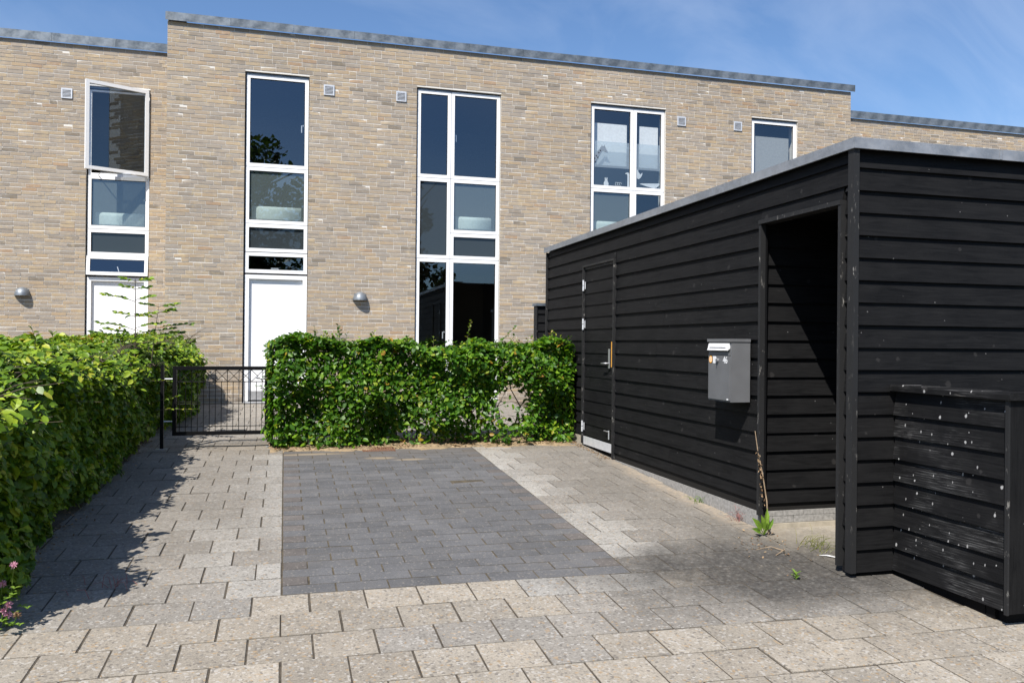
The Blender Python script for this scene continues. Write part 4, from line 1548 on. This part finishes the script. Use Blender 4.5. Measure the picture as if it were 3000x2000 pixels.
def single_leaves(parent, P, N, L, mat):
    """the nearest leaves, each its own object on a few shared meshes"""
    if mat not in LEAF_MESH:
        ms = []
        for k in range(5):
            m = MB()
            m.leaf((0, -0.4, 0), (0, 1, 0), (0, 0, 1), 1.0, (0.55, 0.62, 0.68, 0.6, 0.72)[k], (0.05, 0.2, 0.3, -0.1, 0.15)[k])
            ms.append(m.mesh('leaf', M[mat]))
        LEAF_MESH[mat] = ms
    N, T = leaf_frames(P, N)
    for i in range(len(P)):
        t, nn = Vector(T[i]), Vector(N[i])
        s = t.cross(nn)
        R = Matrix((s, t, nn)).transposed()
        o = place('leaf', random.choice(LEAF_MESH[mat]), parent, Vector(P[i]), R.to_quaternion())
        o.scale = (float(L[i]),) * 3


def shoot_mesh(base, d, length, nleaf, lsize, mat_leaf, rng=random):
    """a thin twig with alternate leaves; returns stem and leaf builders"""
    base = Vector(base)
    d = Vector(d).normalized()
    st, lv = MB(), MB()
    pts = []
    bend = Vector((rng.gauss(0, 0.16), rng.gauss(0, 0.16), -0.08))
    for k in range(6):
        t = k / 5
        pts.append(base + d * length * t + bend * length * t * t)
    st.tube(pts, 0.0030, 5, 0.0012)
    sidev = d.cross(Vector((0, 0, 1)) if abs(d.z) < 0.8 else Vector((rng.uniform(-1, 1), 1, 0))).normalized()
    for k in range(nleaf):
        t = 0.2 + 0.8 * (k + 0.5) / nleaf
        q = base + d * length * t + bend * length * t * t
        s = 1 if k % 2 else -1
        ld = (sidev * s * 0.9 + d * 0.7 + Vector((rng.gauss(0, .2), rng.gauss(0, .2), rng.gauss(0, .2)))).normalized()
        nv = Vector((rng.gauss(0, .3), rng.gauss(0, .3), 1))
        lv.leaf(q, ld, nv, lsize * rng.uniform(0.7, 1.15) * (1.15 - 0.45 * t), lsize * 0.6, 0.2)
    return st, lv


def shoot(parent, base, d, length, nleaf, lsize, mat):
    st, lv = shoot_mesh(base, d, length, nleaf, lsize, mat)
    o = st.build('shoot', M['bark'], parent)
    lv.build('foliage', M[mat], o)


# --- the sunlit hedge across the head of the bay
hedge = thing('beech_hedge', (1.6, 10.05, gz(1.6, 10)), 'clipped sunlit green hedge across the head of the bay, between gate and shed', 'hedge', 'clipped beech hedges')
HX0, HX1, HY0, HY1 = -0.10, 3.46, 9.76, 10.36


def hedge_top(x):
    return 1.655 + 0.035 * np.sin(x * 2.1 + 0.6) + 0.025 * np.sin(x * 5.7) + 0.018 * np.sin(x * 14.3)


def keep_right(P):
    """the thin places: a hole near the shed end and the bare foot"""
    x, y, z = P.T
    k = np.ones(len(P), bool)
    r = RNG.random(len(P))
    e = ((x - 2.72 - 0.10 * (z - 0.9)) / 0.21) ** 2 + ((z - 0.92) / 0.27) ** 2
    k &= ~((e < 1) & (r < 0.93))
    e2 = ((x - 2.45) / 0.5) ** 2 + ((z - 0.66) / 0.18) ** 2
    k &= ~((e2 < 1) & (r < 0.5))
    foot = z - 0.445 - 0.10 * np.sin(x * 3.1) ** 2
    k &= ~((foot < 0.10) & (x > 1.3) & (x < 3.0) & (r < 0.75))
    k &= ~((foot < 0.05) & (r < 0.5))
    k &= ~((x > 1.5) & (x < 2.9) & (z < 0.9) & (r < 0.2))
    return k


def wav(a, b):
    return 0.045 * np.sin(a * 6.1 + 1.3 * np.sin(b * 4.0)) + 0.035 * np.sin(b * 8.3 + a * 2.2) + 0.02 * np.sin(a * 17 + b * 11)


n = 16000
x = RNG.uniform(HX0, HX1, n)
z = RNG.uniform(0.45, 1, n)
z = 0.45 + (hedge_top(x) - 0.45) * RNG.random(n)
y = HY0 + wav(x, z) * 2.0 + np.abs(RNG.normal(0, 0.14, n)) - 0.04
# rounded top edge
y += 0.16 * np.clip((z - hedge_top(x) + 0.14) / 0.14, 0, 1) ** 2
P = np.stack([x, y, z], 1)
N = np.stack([RNG.normal(-0.05, 0.6, n), RNG.normal(-0.5, 0.55, n), RNG.normal(0.7, 0.5, n)], 1)
n2 = 5200
x = RNG.uniform(HX0, HX1, n2)
y = RNG.uniform(HY0, HY1, n2)
z = hedge_top(x) + wav(x, y) * 0.8 - np.abs(RNG.normal(0, 0.05, n2))
P2 = np.stack([x, y, z], 1)
N2 = np.stack([RNG.normal(0, 0.4, n2), RNG.normal(-0.15, 0.4, n2), RNG.normal(1, 0.25, n2)], 1)
n3 = 5000
x = RNG.uniform(HX0, HX1, n3)
y = RNG.uniform(HY0 + 0.05, HY1, n3)
z = 0.5 + (hedge_top(x) - 0.55) * RNG.random(n3)
P3 = np.stack([x, y, z], 1)
N3 = RNG.normal(0, 0.6, (n3, 3)) + np.array([0, 0, 0.5])
n4 = 2600          # the two ends
x = np.where(RNG.random(n4) < 0.6, HX0 - 0.02 - np.abs(RNG.normal(0, 0.035, n4)), HX1 + np.abs(RNG.normal(0, 0.02, n4)))
y = RNG.uniform(HY0, HY1, n4)
z = 0.55 + 1.12 * RNG.random(n4)
P4 = np.stack([x, y, z], 1)
N4 = np.stack([np.where(x < 1, -0.8, 0.8) + RNG.normal(0, 0.4, n4), RNG.normal(-0.2, 0.4, n4), RNG.normal(0.6, 0.35, n4)], 1)
P = np.concatenate([P, P2, P3, P4])
N = np.concatenate([N, N2, N3, N4])
k = keep_right(P)
P, N = P[k], N[k]
L = 0.036 + 0.062 * RNG.random(len(P)) ** 1.3
# the leaves that stand out most become their own pieces
sc = P[:, 1] - 0.9 * L + 0.02 * RNG.random(len(P))
o_ = np.argsort(sc + np.where(P[:, 2] < 0.6, 0.4, 0))
sel = o_[:290]
rest_ = o_[290:]
single_leaves(hedge, P[sel], N[sel], L[sel] * 1.1, 'leaf')
Vv, Ff = leaf_cloud(P[rest_], N[rest_], L[rest_], droop=np.array([0, -0.35, -0.35]))
link('foliage', raw_mesh('foliage', Vv, Ff, M['leaf']), hedge, kind='stuff')
for i in range(22):
    x = HX0 + 0.1 + (HX1 - HX0 - 0.2) * (i + random.uniform(0.2, 0.8)) / 22
    y = random.uniform(9.95, 10.15)
    pts = [(x, y, gz(x, y) - 0.02)]
    for k in range(1, 6):
        pts.append((x + random.gauss(0, 0.03) * k, y + random.gauss(0, 0.025) * k, gz(x, y) + 0.21 * k))
    s = MB().tube(pts, 0.010, 6, 0.004)
    for k in range(1, 6):
        q = Vector(pts[k])
        for _ in range(3):
            e = q + Vector((random.gauss(0, .14), random.gauss(-.04, .14), random.uniform(0, .18)))
            s.tube([q, (q + e) / 2 + Vector((0, 0, .02)), e], 0.0034, 4, 0.0015)
    s.build('stem', M['bark'], hedge)
for i in range(52):
    x = random.uniform(HX0, HX1)
    y = random.uniform(HY0 + 0.02, HY1 - 0.1)
    tip = random.random() < 0.55
    shoot(hedge, (x, y, float(hedge_top(x)) - 0.05), (random.gauss(0, .35), random.gauss(-.15, .3), 1), random.uniform(0.08, 0.22), random.randint(4, 8), 0.05, 'leaf_tip' if tip else 'leaf')
shoot(hedge, (2.50, 9.9, 1.62), (0.75, -0.1, 0.75), 0.42, 7, 0.085, 'leaf')
shoot(hedge, (2.15, 9.9, 1.62), (0.0, -0.1, 1), 0.36, 10, 0.05, 'leaf_tip')
shoot(hedge, (0.62, 9.9, 1.62), (0.1, -0.1, 1), 0.27, 8, 0.06, 'leaf')
shoot(hedge, (0.35, 9.9, 1.62), (-0.2, -0.1, 1), 0.26, 6, 0.035, 'leaf_tip')
for i in range(7):
    shoot(hedge, (HX0, random.uniform(9.8, 10.0), random.uniform(0.9, 1.62)), (-1, random.gauss(-.2, .2), random.gauss(.2, .3)), random.uniform(0.10, 0.22), 6, 0.05, 'leaf')
for i in range(5):
    shoot(hedge, (random.uniform(0.3, 2.3), 9.80, random.uniform(0.47, 0.55)), (random.gauss(0, .5), -1, 0.15), 0.16, 7, 0.06, 'leaf')

# --- the long shaded hedge at the left
lhedge = thing('beech_hedge', (-2.05, 8.5, gz(-2, 8.5)), 'long clipped green hedge along the left side, its face in shade and its top sunlit', 'hedge', 'clipped beech hedges')
LY0, LY1 = 4.55, 13.95


def face_x(y):
    """where the shaded face stands; it swells towards the house beyond the gate"""
    return -1.53 + 0.05 * np.sin(y * 1.7) + 0.24 * np.clip((y - 10.2) / 1.8, 0, 1) - 0.02


def ltop(y):
    return 1.58 + 0.035 * np.sin(y * 1.9 + 0.5) + 0.07 * np.clip((y - 9.5) / 2, 0, 1) - 0.05 * np.clip((5.8 - y), 0, 1)


def lg(y):
    return 0.0455 * y


n = 33000
y = LY0 + (LY1 - LY0) * RNG.random(n) ** 1.15
z = lg(y) + 0.06 + (ltop(y) - lg(y) - 0.06) * RNG.random(n)
bulge = 0.10 * np.sin(np.clip((z - lg(y)) / 1.3, 0, 1) * math.pi) - 0.05 * np.clip((0.30 - (z - lg(y))) / 0.30, 0, 1) + 0.10 * np.clip((6.9 - y) / 0.8, 0, 1) * np.clip((0.5 - (z - lg(y))) / 0.4, 0, 1)
x = face_x(y) + bulge * 0.6 + wav(y, z) * 1.1 - np.abs(RNG.normal(0, 0.06, n)) + 0.02
rr_ = 0.42
q_ = np.clip((z - ltop(y) + rr_) / rr_, 0, 1)
x -= rr_ * (1 - np.sqrt(1 - 0.985 * q_ ** 2))
stray = (RNG.random(n) < 0.09) & (q_ > 0.05)
x += stray * RNG.uniform(0.02, 0.13, n)
z += stray * RNG.uniform(-0.02, 0.07, n)
P = np.stack([x, y, z], 1)
N = np.stack([RNG.normal(0.6, 0.4, n) - 0.75 * q_, RNG.normal(-0.15, 0.4, n) - 0.35 * q_, RNG.normal(0.65, 0.35, n) + 0.6 * q_], 1)
n2 = 21000
y = LY0 + (LY1 - LY0) * RNG.random(n2)
x = face_x(y) - 0.16 - 0.74 * RNG.random(n2)
z = ltop(y) + wav(x * 1.3, y) * 0.9 - np.abs(RNG.normal(0, 0.05, n2)) + 0.02
z -= 0.42 * (1 - np.sqrt(np.clip(1 - np.clip((x - face_x(y) + 0.42) / 0.42, 0, 1) ** 2, 0, 1)))
P2 = np.stack([x, y, z], 1)
N2 = np.stack([RNG.normal(0, 0.4, n2), RNG.normal(-0.1, 0.4, n2), RNG.normal(1, 0.25, n2)], 1)
n3 = 9000
y = LY0 + (LY1 - LY0) * RNG.random(n3)
x = face_x(y) - 0.20 - 0.66 * RNG.random(n3)
z = lg(y) + 0.15 + (ltop(y) - lg(y) - 0.2) * RNG.random(n3)
P3 = np.stack([x, y, z], 1)
N3 = RNG.normal(0, 0.6, (n3, 3)) + np.array([0, 0, 0.5])
n4 = 4200          # near and far ends
far = RNG.random(n4) < 0.5
y = np.where(far, LY1 + np.abs(RNG.normal(0, 0.04, n4)), LY0 - np.abs(RNG.normal(0, 0.04, n4)))
x = face_x(y) - 0.9 * RNG.random(n4)
z = lg(y) + 0.1 + (ltop(y) - lg(y) - 0.1) * RNG.random(n4)
P4 = np.stack([x, y, z], 1)
N4 = np.stack([RNG.normal(0, 0.4, n4), np.where(far, 0.7, -0.7) + RNG.normal(0, 0.4, n4), RNG.normal(0.6, 0.35, n4)], 1)
P = np.concatenate([P, P2, P3, P4])
N = np.concatenate([N, N2, N3, N4])
L = RNG.uniform(0.040, 0.090, len(P))
d = np.linalg.norm(P - np.array(EYE), axis=1)
vis = (P[:, 0] > face_x(P[:, 1]) - 0.03) & (P[:, 0] / P[:, 1] > -0.318) & (P[:, 1] > 5.2)
o_ = np.argsort(d + np.where(vis, 0, 50) - 6 * L)
sel, rest_ = o_[:290], o_[290:]
single_leaves(lhedge, P[sel], N[sel], L[sel] * 1.1, 'leaf_left')
Vv, Ff = leaf_cloud(P[rest_], N[rest_], L[rest_], droop=np.array([0.3, -0.1, -0.3]))
link('foliage', raw_mesh('foliage', Vv, Ff, M['leaf_left']), lhedge, kind='stuff')
for i in range(40):
    y = LY0 + 0.2 + (LY1 - LY0 - 0.4) * (i + random.uniform(0.2, 0.8)) / 40
    x = float(face_x(y)) - random.uniform(0.2, 0.45)
    pts = [(x, y, lg(y) - 0.02)]
    for k in range(1, 6):
        pts.append((x + random.gauss(0.015, 0.03) * k, y + random.gauss(0, 0.03) * k, lg(y) + 0.22 * k))
    s = MB().tube(pts, 0.012, 6, 0.004)
    for k in range(1, 6):
        q = Vector(pts[k])
        for _ in range(3):
            e = q + Vector((random.gauss(0.06, .14), random.gauss(0, .14), random.uniform(0, .18)))
            s.tube([q, (q + e) / 2 + Vector((0, 0, .02)), e], 0.0034, 4, 0.0015)
    s.build('stem', M['bark'], lhedge)
for i in range(46):
    y = LY0 + 1.9 + (LY1 - LY0 - 2) * random.random() ** 0.8
    x = float(face_x(y)) - random.uniform(0.1, 0.8)
    shoot(lhedge, (x, y, float(ltop(y)) - 0.03 - 0.12 * max(0, x - float(face_x(y)) + 0.3) / 0.3), (random.gauss(0.25, .45), random.gauss(-.1, .35), random.uniform(0.35, 1.0)), random.uniform(0.10, 0.24), random.randint(7, 11), 0.07, 'leaf_tip' if random.random() < 0.5 else 'leaf_left')
for i in range(16):
    y = random.uniform(5.5, 9.6)
    shoot(lhedge, (float(face_x(y)) - 0.02, y, random.uniform(1.1, 1.5)), (1, random.gauss(-.2, .3), random.gauss(.25, .3)), random.uniform(0.10, 0.2), 8, 0.075, 'leaf_left')
shoot(lhedge, (-1.36, 9.75, 1.00), (1, -.15, 0.25), 0.34, 7, 0.06, 'leaf_tip')
shoot(lhedge, (-1.36, 9.75, 0.90), (1, -.1, 0.12), 0.40, 6, 0.07, 'leaf_tip')
shoot(lhedge, (-1.45, 9.70, 1.22), (1, -.1, 0.1), 0.22, 6, 0.06, 'leaf_left')
# a denser, taller clump at the very edge of the frame
n5 = 900
P5 = np.array([-2.02, 6.0, 1.58]) + RNG.normal(0, 1, (n5, 3)) * np.array([0.09, 0.10, 0.09])
Vv, Ff = leaf_cloud(P5, RNG.normal(0, .5, (n5, 3)) + np.array([0.2, -0.2, 0.7]), RNG.uniform(0.05, 0.08, n5))
link('foliage', raw_mesh('foliage', Vv, Ff, M['leaf_left']), lhedge, kind='stuff')

# the tall unclipped shoots of the sapling that grows out of the hedge by the door
sap = thing('sapling', (-1.66, 10.25, 0.47), 'slim leafy sapling rising above the left hedge in front of the white door', 'sapling')
trunk = [(-1.66, 10.25, 0.47), (-1.65, 10.24, 1.2), (-1.635, 10.22, 1.75), (-1.635, 10.2, 2.1), (-1.64, 10.2, 2.36)]
stp = MB().tube(trunk, 0.008, 6, 0.004)
stp.build('stem', M['bark'], sap)


def spray(base, d, length, nl, ls):
    base, d = Vector(base), Vector(d).normalized()
    st, lv = MB(), MB()
    pts = [base + d * length * t + Vector((0, 0, -0.20 * length * t * t)) for t in (0, .25, .5, .75, 1)]
    st.tube(pts, 0.0032, 5, 0.0012)
    sd = d.cross(Vector((0, 0, 1))).normalized()
    for k in range(nl):
        t = 0.15 + 0.85 * (k + .5) / nl
        q = base + d * length * t + Vector((0, 0, -0.20 * length * t * t))
        s = 1 if k % 2 else -1
        lv.leaf(q, sd * s * 0.8 + d * 0.8 + Vector((0, 0, random.gauss(-.15, .15))), (random.gauss(0, .25), random.gauss(-.75, .3), .8), ls * random.uniform(.9, 1.3), ls * .6, .2)
    lv.leaf(pts[-1], d, (0, -.7, .8), ls, ls * .6, .2)
    b = st.build('branch', M['bark'], sap)
    lv.build('foliage', M['leaf_left'], b)


for z, dx, dy, ln_, nl in ((2.33, -1, -.2, .13, 6), (2.33, 1, -.3, .16, 7), (2.24, -.8, -.6, .14, 6), (2.24, 1, .2, .13, 6), (2.10, -1, -.2, .33, 10), (2.12, 1, -.4, .20, 7),
                           (1.93, -1, .1, .20, 8), (1.93, 1, -.3, .22, 8), (1.80, 1, -.1, .30, 9), (1.78, -1, -.3, .38, 11), (1.72, -1, .3, .34, 10), (1.72, 1, .3, .42, 11), (1.66, -1, -.3, .45, 12), (1.64, 1, -.5, .45, 12), (1.62, .3, -1, .3, 9)):
    spray((-1.637, 10.205, z), (dx, dy, 0.42), ln_, nl, 0.075)
stp2 = MB().tube([(-1.50, 10.3, 1.2), (-1.44, 10.3, 1.75), (-1.40, 10.28, 2.05)], 0.006, 6, 0.002)
stp2.build('stem', M['bark'], sap)
for z, dx, ln_, nl in ((2.05, 1, .22, 8), (2.05, -1, .16, 7), (1.98, .8, .20, 8), (1.92, -1, .2, 7), (1.80, 1, .38, 10), (1.72, 1, .3, 9)):
    spray((-1.40 - (2.05 - z) * 0.1, 10.285, z), (dx, random.gauss(-.1, .3), 0.35), ln_, nl, 0.075)

# ------------------------------------------------------------------ soil, litter and small plants
V = []
F = []
xs, ys = lin(-0.15, 3.5, 60), lin(9.52, 10.45, 14)
for y in ys:
    for x in xs:
        e = min(1, max(0, (y - 9.52) / 0.12)) * min(1, (10.45 - y) / 0.1 + 0.2)
        V.append((x + random.gauss(0, .008), y + random.gauss(0, .02) + 0.05 * math.sin(x * 7) * (y < 9.6), gz(x, y) - 0.012 + e * (0.028 + 0.012 * math.sin(x * 5.3 + y * 7) + random.gauss(0, 0.004))))
nx = len(xs)
F = [(j * nx + i, j * nx + i + 1, (j + 1) * nx + i + 1, (j + 1) * nx + i) for j in range(len(ys) - 1) for i in range(nx - 1)]
me = bpy.data.meshes.new('hedge_soil')
me.from_pydata(V, [], F)
me.materials.append(M['sand'])
link('hedge_soil', me, None, 'structure')
V = []
xs, ys = lin(-2.4, -1.50, 10), lin(4.3, 13.4, 70)
for y in ys:
    for x in xs:
        e = min(1, max(0, (-1.50 - x) / 0.15))
        V.append((x, y, gz(x, y) - 0.012 + e * (0.03 + random.gauss(0, 0.006))))
nx = len(xs)
F = [(j * nx + i, j * nx + i + 1, (j + 1) * nx + i + 1, (j + 1) * nx + i) for j in range(len(ys) - 1) for i in range(nx - 1)]
me = bpy.data.meshes.new('hedge_soil')
me.from_pydata(V, [], F)
me.materials.append(M['earth'])
link('hedge_soil', me, None, 'structure')


def litter(name, n, fx, fy, size, mat, label, cat, lift=0.004):
    x = fx(n)
    y = fy(n)
    z = np.array([gz(a, b) for a, b in zip(x, y)]) + lift + RNG.uniform(0, 0.008, n)
    P = np.stack([x, y, z], 1)
    N = RNG.normal(0, 0.35, (n, 3)) + np.array([0, 0, 1])
    Vv, Ff = leaf_cloud(P, N, RNG.uniform(size * 0.6, size * 1.2, n), 0.55)
    o = link(name, raw_mesh(name, Vv, Ff, M[mat]), None, 'stuff')
    tag(o, label, cat)


litter('leaf_litter', 700, lambda n: RNG.uniform(-0.1, 3.5, n), lambda n: 9.60 + np.abs(RNG.normal(0, 0.13, n)), 0.028, 'dry_leaf', 'dry brown leaf litter along the foot of the sunlit hedge', 'leaf litter', 0.022)
litter('leaf_litter', 260, lambda n: 3.51 - np.abs(RNG.normal(0, 0.05, n)), lambda n: RNG.uniform(8.6, 10.0, n), 0.022, 'dry_leaf', 'dry brown leaf litter on the paving at the shed door', 'leaf litter', 0.003)
litter('leaf_litter', 380, lambda n: -1.62 + np.abs(RNG.normal(0, 0.09, n)), lambda n: RNG.uniform(5.0, 10.5, n), 0.026, 'dry_leaf', 'dry leaf litter in the shade along the left hedge', 'leaf litter', 0.003)
litter('leaf_litter', 70, lambda n: RNG.normal(3.35, 0.14, n), lambda n: RNG.normal(5.25, 0.16, n), 0.022, 'dry_leaf', 'dry brown litter around the weed at the passage corner', 'leaf litter', 0.003)

# dock weed with a dead flower stalk at the corner of the passage
dock = thing('dock_weed', (3.50, 5.50, gz(3.5, 5.5)), 'green dock weed with a tall dead stalk at the corner of the shed passage', 'weed')
gx, gy = 3.50, 5.50
g0 = gz(gx, gy)
st = MB().tube([(gx + .03, gy, g0), (gx + .005, gy - .01, g0 + .25), (gx - .025, gy, g0 + .45), (gx - .055, gy + .02, g0 + .62), (gx - .075, gy + .03, g0 + .78)], 0.006, 6, 0.0028)
st.build('stalk', M['twig'], dock)
for k in range(26):
    t = random.uniform(.25, .85)
    q = Vector((gx + .02 - .10 * t, gy + .02 * t, g0 + .78 * t))
    b = MB().leaf(q, (random.gauss(0, 1), random.gauss(0, 1), random.gauss(.2, .5)), (random.gauss(0, 1), random.gauss(0, 1), 1), random.uniform(.018, .04), .015, .3)
    b.build('seed_husk', M['dry_leaf'], dock)
for dx, dy, dz, l, wd in ((-.75, -.2, .9, .20, .075), (-.35, -.35, 1, .19, .07), (.05, -.2, 1.3, .23, .065), (-.9, -.3, .45, .15, .06), (.3, -.4, .9, .15, .05), (-.2, -.6, .7, .14, .055)):
    b = MB()
    d0 = Vector((dx, dy, dz)).normalized()
    q = Vector((gx - .02, gy - .02, g0 + .01))
    b.leaf(q + d0 * .04, d0, (-.2, -1, .5), l * .7, wd * .7, .22)
    b.tube([q, q + d0 * .06], .003, 5)
    b.build('leaf', M['weed_leaf'], dock)
rb = random.Random(5)


def blades(name, cx, cy, n, h, spread, mat, label, cat, lean=(0, 0)):
    t = thing(name, (cx, cy, gz(cx, cy)), label, cat)
    for _ in range(n):
        x, y = cx + rb.gauss(0, spread), cy + rb.gauss(0, spread)
        d = Vector((rb.gauss(lean[0], .45), rb.gauss(lean[1], .45), 1)).normalized()
        hh = h * rb.uniform(.5, 1.1)
        p0 = Vector((x, y, gz(x, y) - .004))
        p1 = p0 + d * hh * .55
        p2 = p1 + (d + Vector((d.x, d.y, -.75))).normalized() * hh * .45
        MB().tube([p0, p1, p2], .0022, 4, .0007).build('blade', M[mat], t)


blades('grass_tuft', 3.68, 5.18, 46, 0.15, 0.07, 'grass', 'yellowing grass tuft growing in the sandy floor of the shed passage', 'grass tuft', (.2, -.3))
blades('grass_tuft', 3.52, 6.55, 20, 0.09, 0.035, 'weed_leaf', 'small green grass tuft against the foot of the shed wall', 'grass tuft', (-.2, 0))
blades('grass_tuft', 3.535, 5.92, 24, 0.16, 0.03, 'redgrass', 'reddish dry grass against the block plinth under the mailbox', 'grass tuft', (-.25, 0))
blades('grass_tuft', -0.95, 5.20, 16, 0.12, 0.07, 'redgrass', 'reddish dry grass stems at the edge of the hedge shadow', 'grass tuft')
wd_ = thing('weed', (3.15, 4.60, gz(3.15, 4.6)), 'tiny green weed seedling in a paving joint near the shed pier', 'weed')
for k in range(7):
    b = MB().leaf((3.15, 4.60, gz(3.15, 4.6) + .006 * k), (math.cos(k * 2.4), math.sin(k * 2.4), .9), (0, 0, 1), .045, .02, .2)
    b.build('leaf', M['weed_leaf'], wd_)
# twigs lying on the paving
for i, (x, y, a, l) in enumerate(((3.30, 5.05, .5, .24), (3.42, 5.12, 2.4, .2))):
    z = gz(x, y) + .006
    o = MB().tube([(x, y, z), (x + math.cos(a) * l / 2, y + math.sin(a) * l / 2, z + .02), (x + math.cos(a + .3) * l, y + math.sin(a + .3) * l, z)], .0035, 5, .0015).build('twig', M['twig'])
    tag(o, ('bent dry twig lying on the dark stained slabs', 'dry twig lying beside the dock weed')[i], 'twig')
o = MB().poly([(3.60, 4.985, gz(3.6, 5) + .010), (3.64, 4.965, gz(3.6, 5) + .010), (3.70, 4.90, gz(3.6, 4.9) + .012), (3.755, 4.895, gz(3.7, 4.9) + .009), (3.75, 4.905, gz(3.7, 4.9) + .009), (3.70, 4.918, gz(3.6, 4.9) + .013), (3.655, 4.972, gz(3.6, 5) + .011)], (0, 0, 1), .003).build('plastic_strip', M['mail_white'])
tag(o, 'curled white plastic strip lying on the sandy floor by the pier', 'litter')

# clover at the lower left
cl = thing('clover_plant', (-1.33, 4.70, gz(-1.3, 4.7)), 'pink flowering clover at the end of the left hedge', 'clover')
cg = gz(-1.3, 4.7)
for i, (x, y, z) in enumerate(((-1.295, 4.66, .535), (-1.345, 4.66, .445), (-1.305, 4.62, .35), (-1.325, 4.62, .325), (-1.262, 4.60, .302), (-1.31, 4.63, .30))):
    MB().tube([(-1.36 + .01 * i, 4.72, cg), (x - .02, y + .03, (z + cg) / 2), (x, y, z)], .003, 5, .002).build('stem', M['weed_leaf'], cl)
    fb_ = MB()
    for k in range(34):
        d = Vector((random.gauss(0, 1), random.gauss(0, 1), random.gauss(.5, .8))).normalized()
        fb_.leaf(Vector((x, y, z)), d, (random.gauss(0, 1), random.gauss(0, 1), .3), .022, .008, .2)
    fb_.build('flower', M['pink'] if i != 4 else M['dry_leaf'], cl)
for k in range(26):
    x, y, z = -1.335 + random.gauss(0, .045), 4.64 + random.gauss(0, .05), cg + random.uniform(.01, .24)
    b = MB()
    for s in range(3):
        a = s * 2.1 + random.random()
        b.leaf((x, y, z), (math.cos(a), math.sin(a), .25), (0, 0, 1), .032, .02, .15)
    b.build('leaf', M['weed_leaf'], cl)

# white picket bench-height fence in the left garden, only its top shows over the hedge
wf = thing('picket_fence', (-3.6, 14.2, gz(-3.6, 14.2)), 'white slatted garden fence showing just above the left hedge', 'fence')
MB().box(-4.4, 14.19, 1.50, -3.20, 14.22, 1.60).build('rail', M['white'], wf)
sl = None
for k in range(9):
    x = -4.35 + k * 0.135
    MB().box(x, 14.2205, 0.64, x + 0.085, 14.24, 1.56).build('slat', M['white'], wf)

# ------------------------------------------------------------------ trees across the lane, seen only mirrored in the panes
def tree(x, y, h, r, label, seed):
    rg = np.random.default_rng(seed)
    rr = random.Random(seed)
    g = gz(x, y)
    t = thing('deciduous_tree', (x, y, g), label, 'tree', 'trees across the lane')
    tr = MB().tube([(x, y, g - .1), (x + .1, y, g + h * .3), (x - .1, y + .1, g + h * .6), (x, y, g + h * .9)], .28, 10, .05)
    for k in range(14):
        z0 = g + h * rr.uniform(.25, .75)
        a = rr.uniform(0, 6.28)
        tr.tube([(x, y, z0), (x + math.cos(a) * r * .4, y + math.sin(a) * r * .4, z0 + h * .08), (x + math.cos(a) * r * .8, y + math.sin(a) * r * .8, z0 + h * .17)], .09, 6, .02)
    tr.build('trunk', M['bark'], t)
    cs_ = [(rr.gauss(0, r * .42), rr.gauss(0, r * .42), rr.uniform(.35, .93)) for _ in range(38)]
    Ps = []
    for cx, cy, cz in cs_:
        k = 190
        rad = r * rr.uniform(.18, .34) * (1.25 - .6 * abs(cz - .55))
        v = rg.normal(size=(k, 3))
        v /= np.linalg.norm(v, axis=1, keepdims=True)
        Ps.append(np.array([x + cx * (1.2 - cz * .55), y + cy * (1.2 - cz * .55), g + h * cz]) + v * rad * rg.uniform(.5, 1.05, (k, 1)))
    P = np.concatenate(Ps)
    Vv, Ff = leaf_cloud(P, rg.normal(0, .6, P.shape) + np.array([0, 0, .7]), rg.uniform(.24, .44, len(P)), .6, rng=rg)
    link('crown', raw_mesh('crown', Vv, Ff, M['tree_leaf']), t, kind='stuff')


tree(-2.4, -17, 12.6, 4.6, 'broad green tree mirrored in the tall window above the white door', 11)
tree(6.2, -18, 13.0, 2.6, 'smaller green tree mirrored in the left light of the garden door window', 12)
tree(17.0, -19, 9.0, 3.0, 'green tree mirrored in the nursery window beside the shed roof', 13)
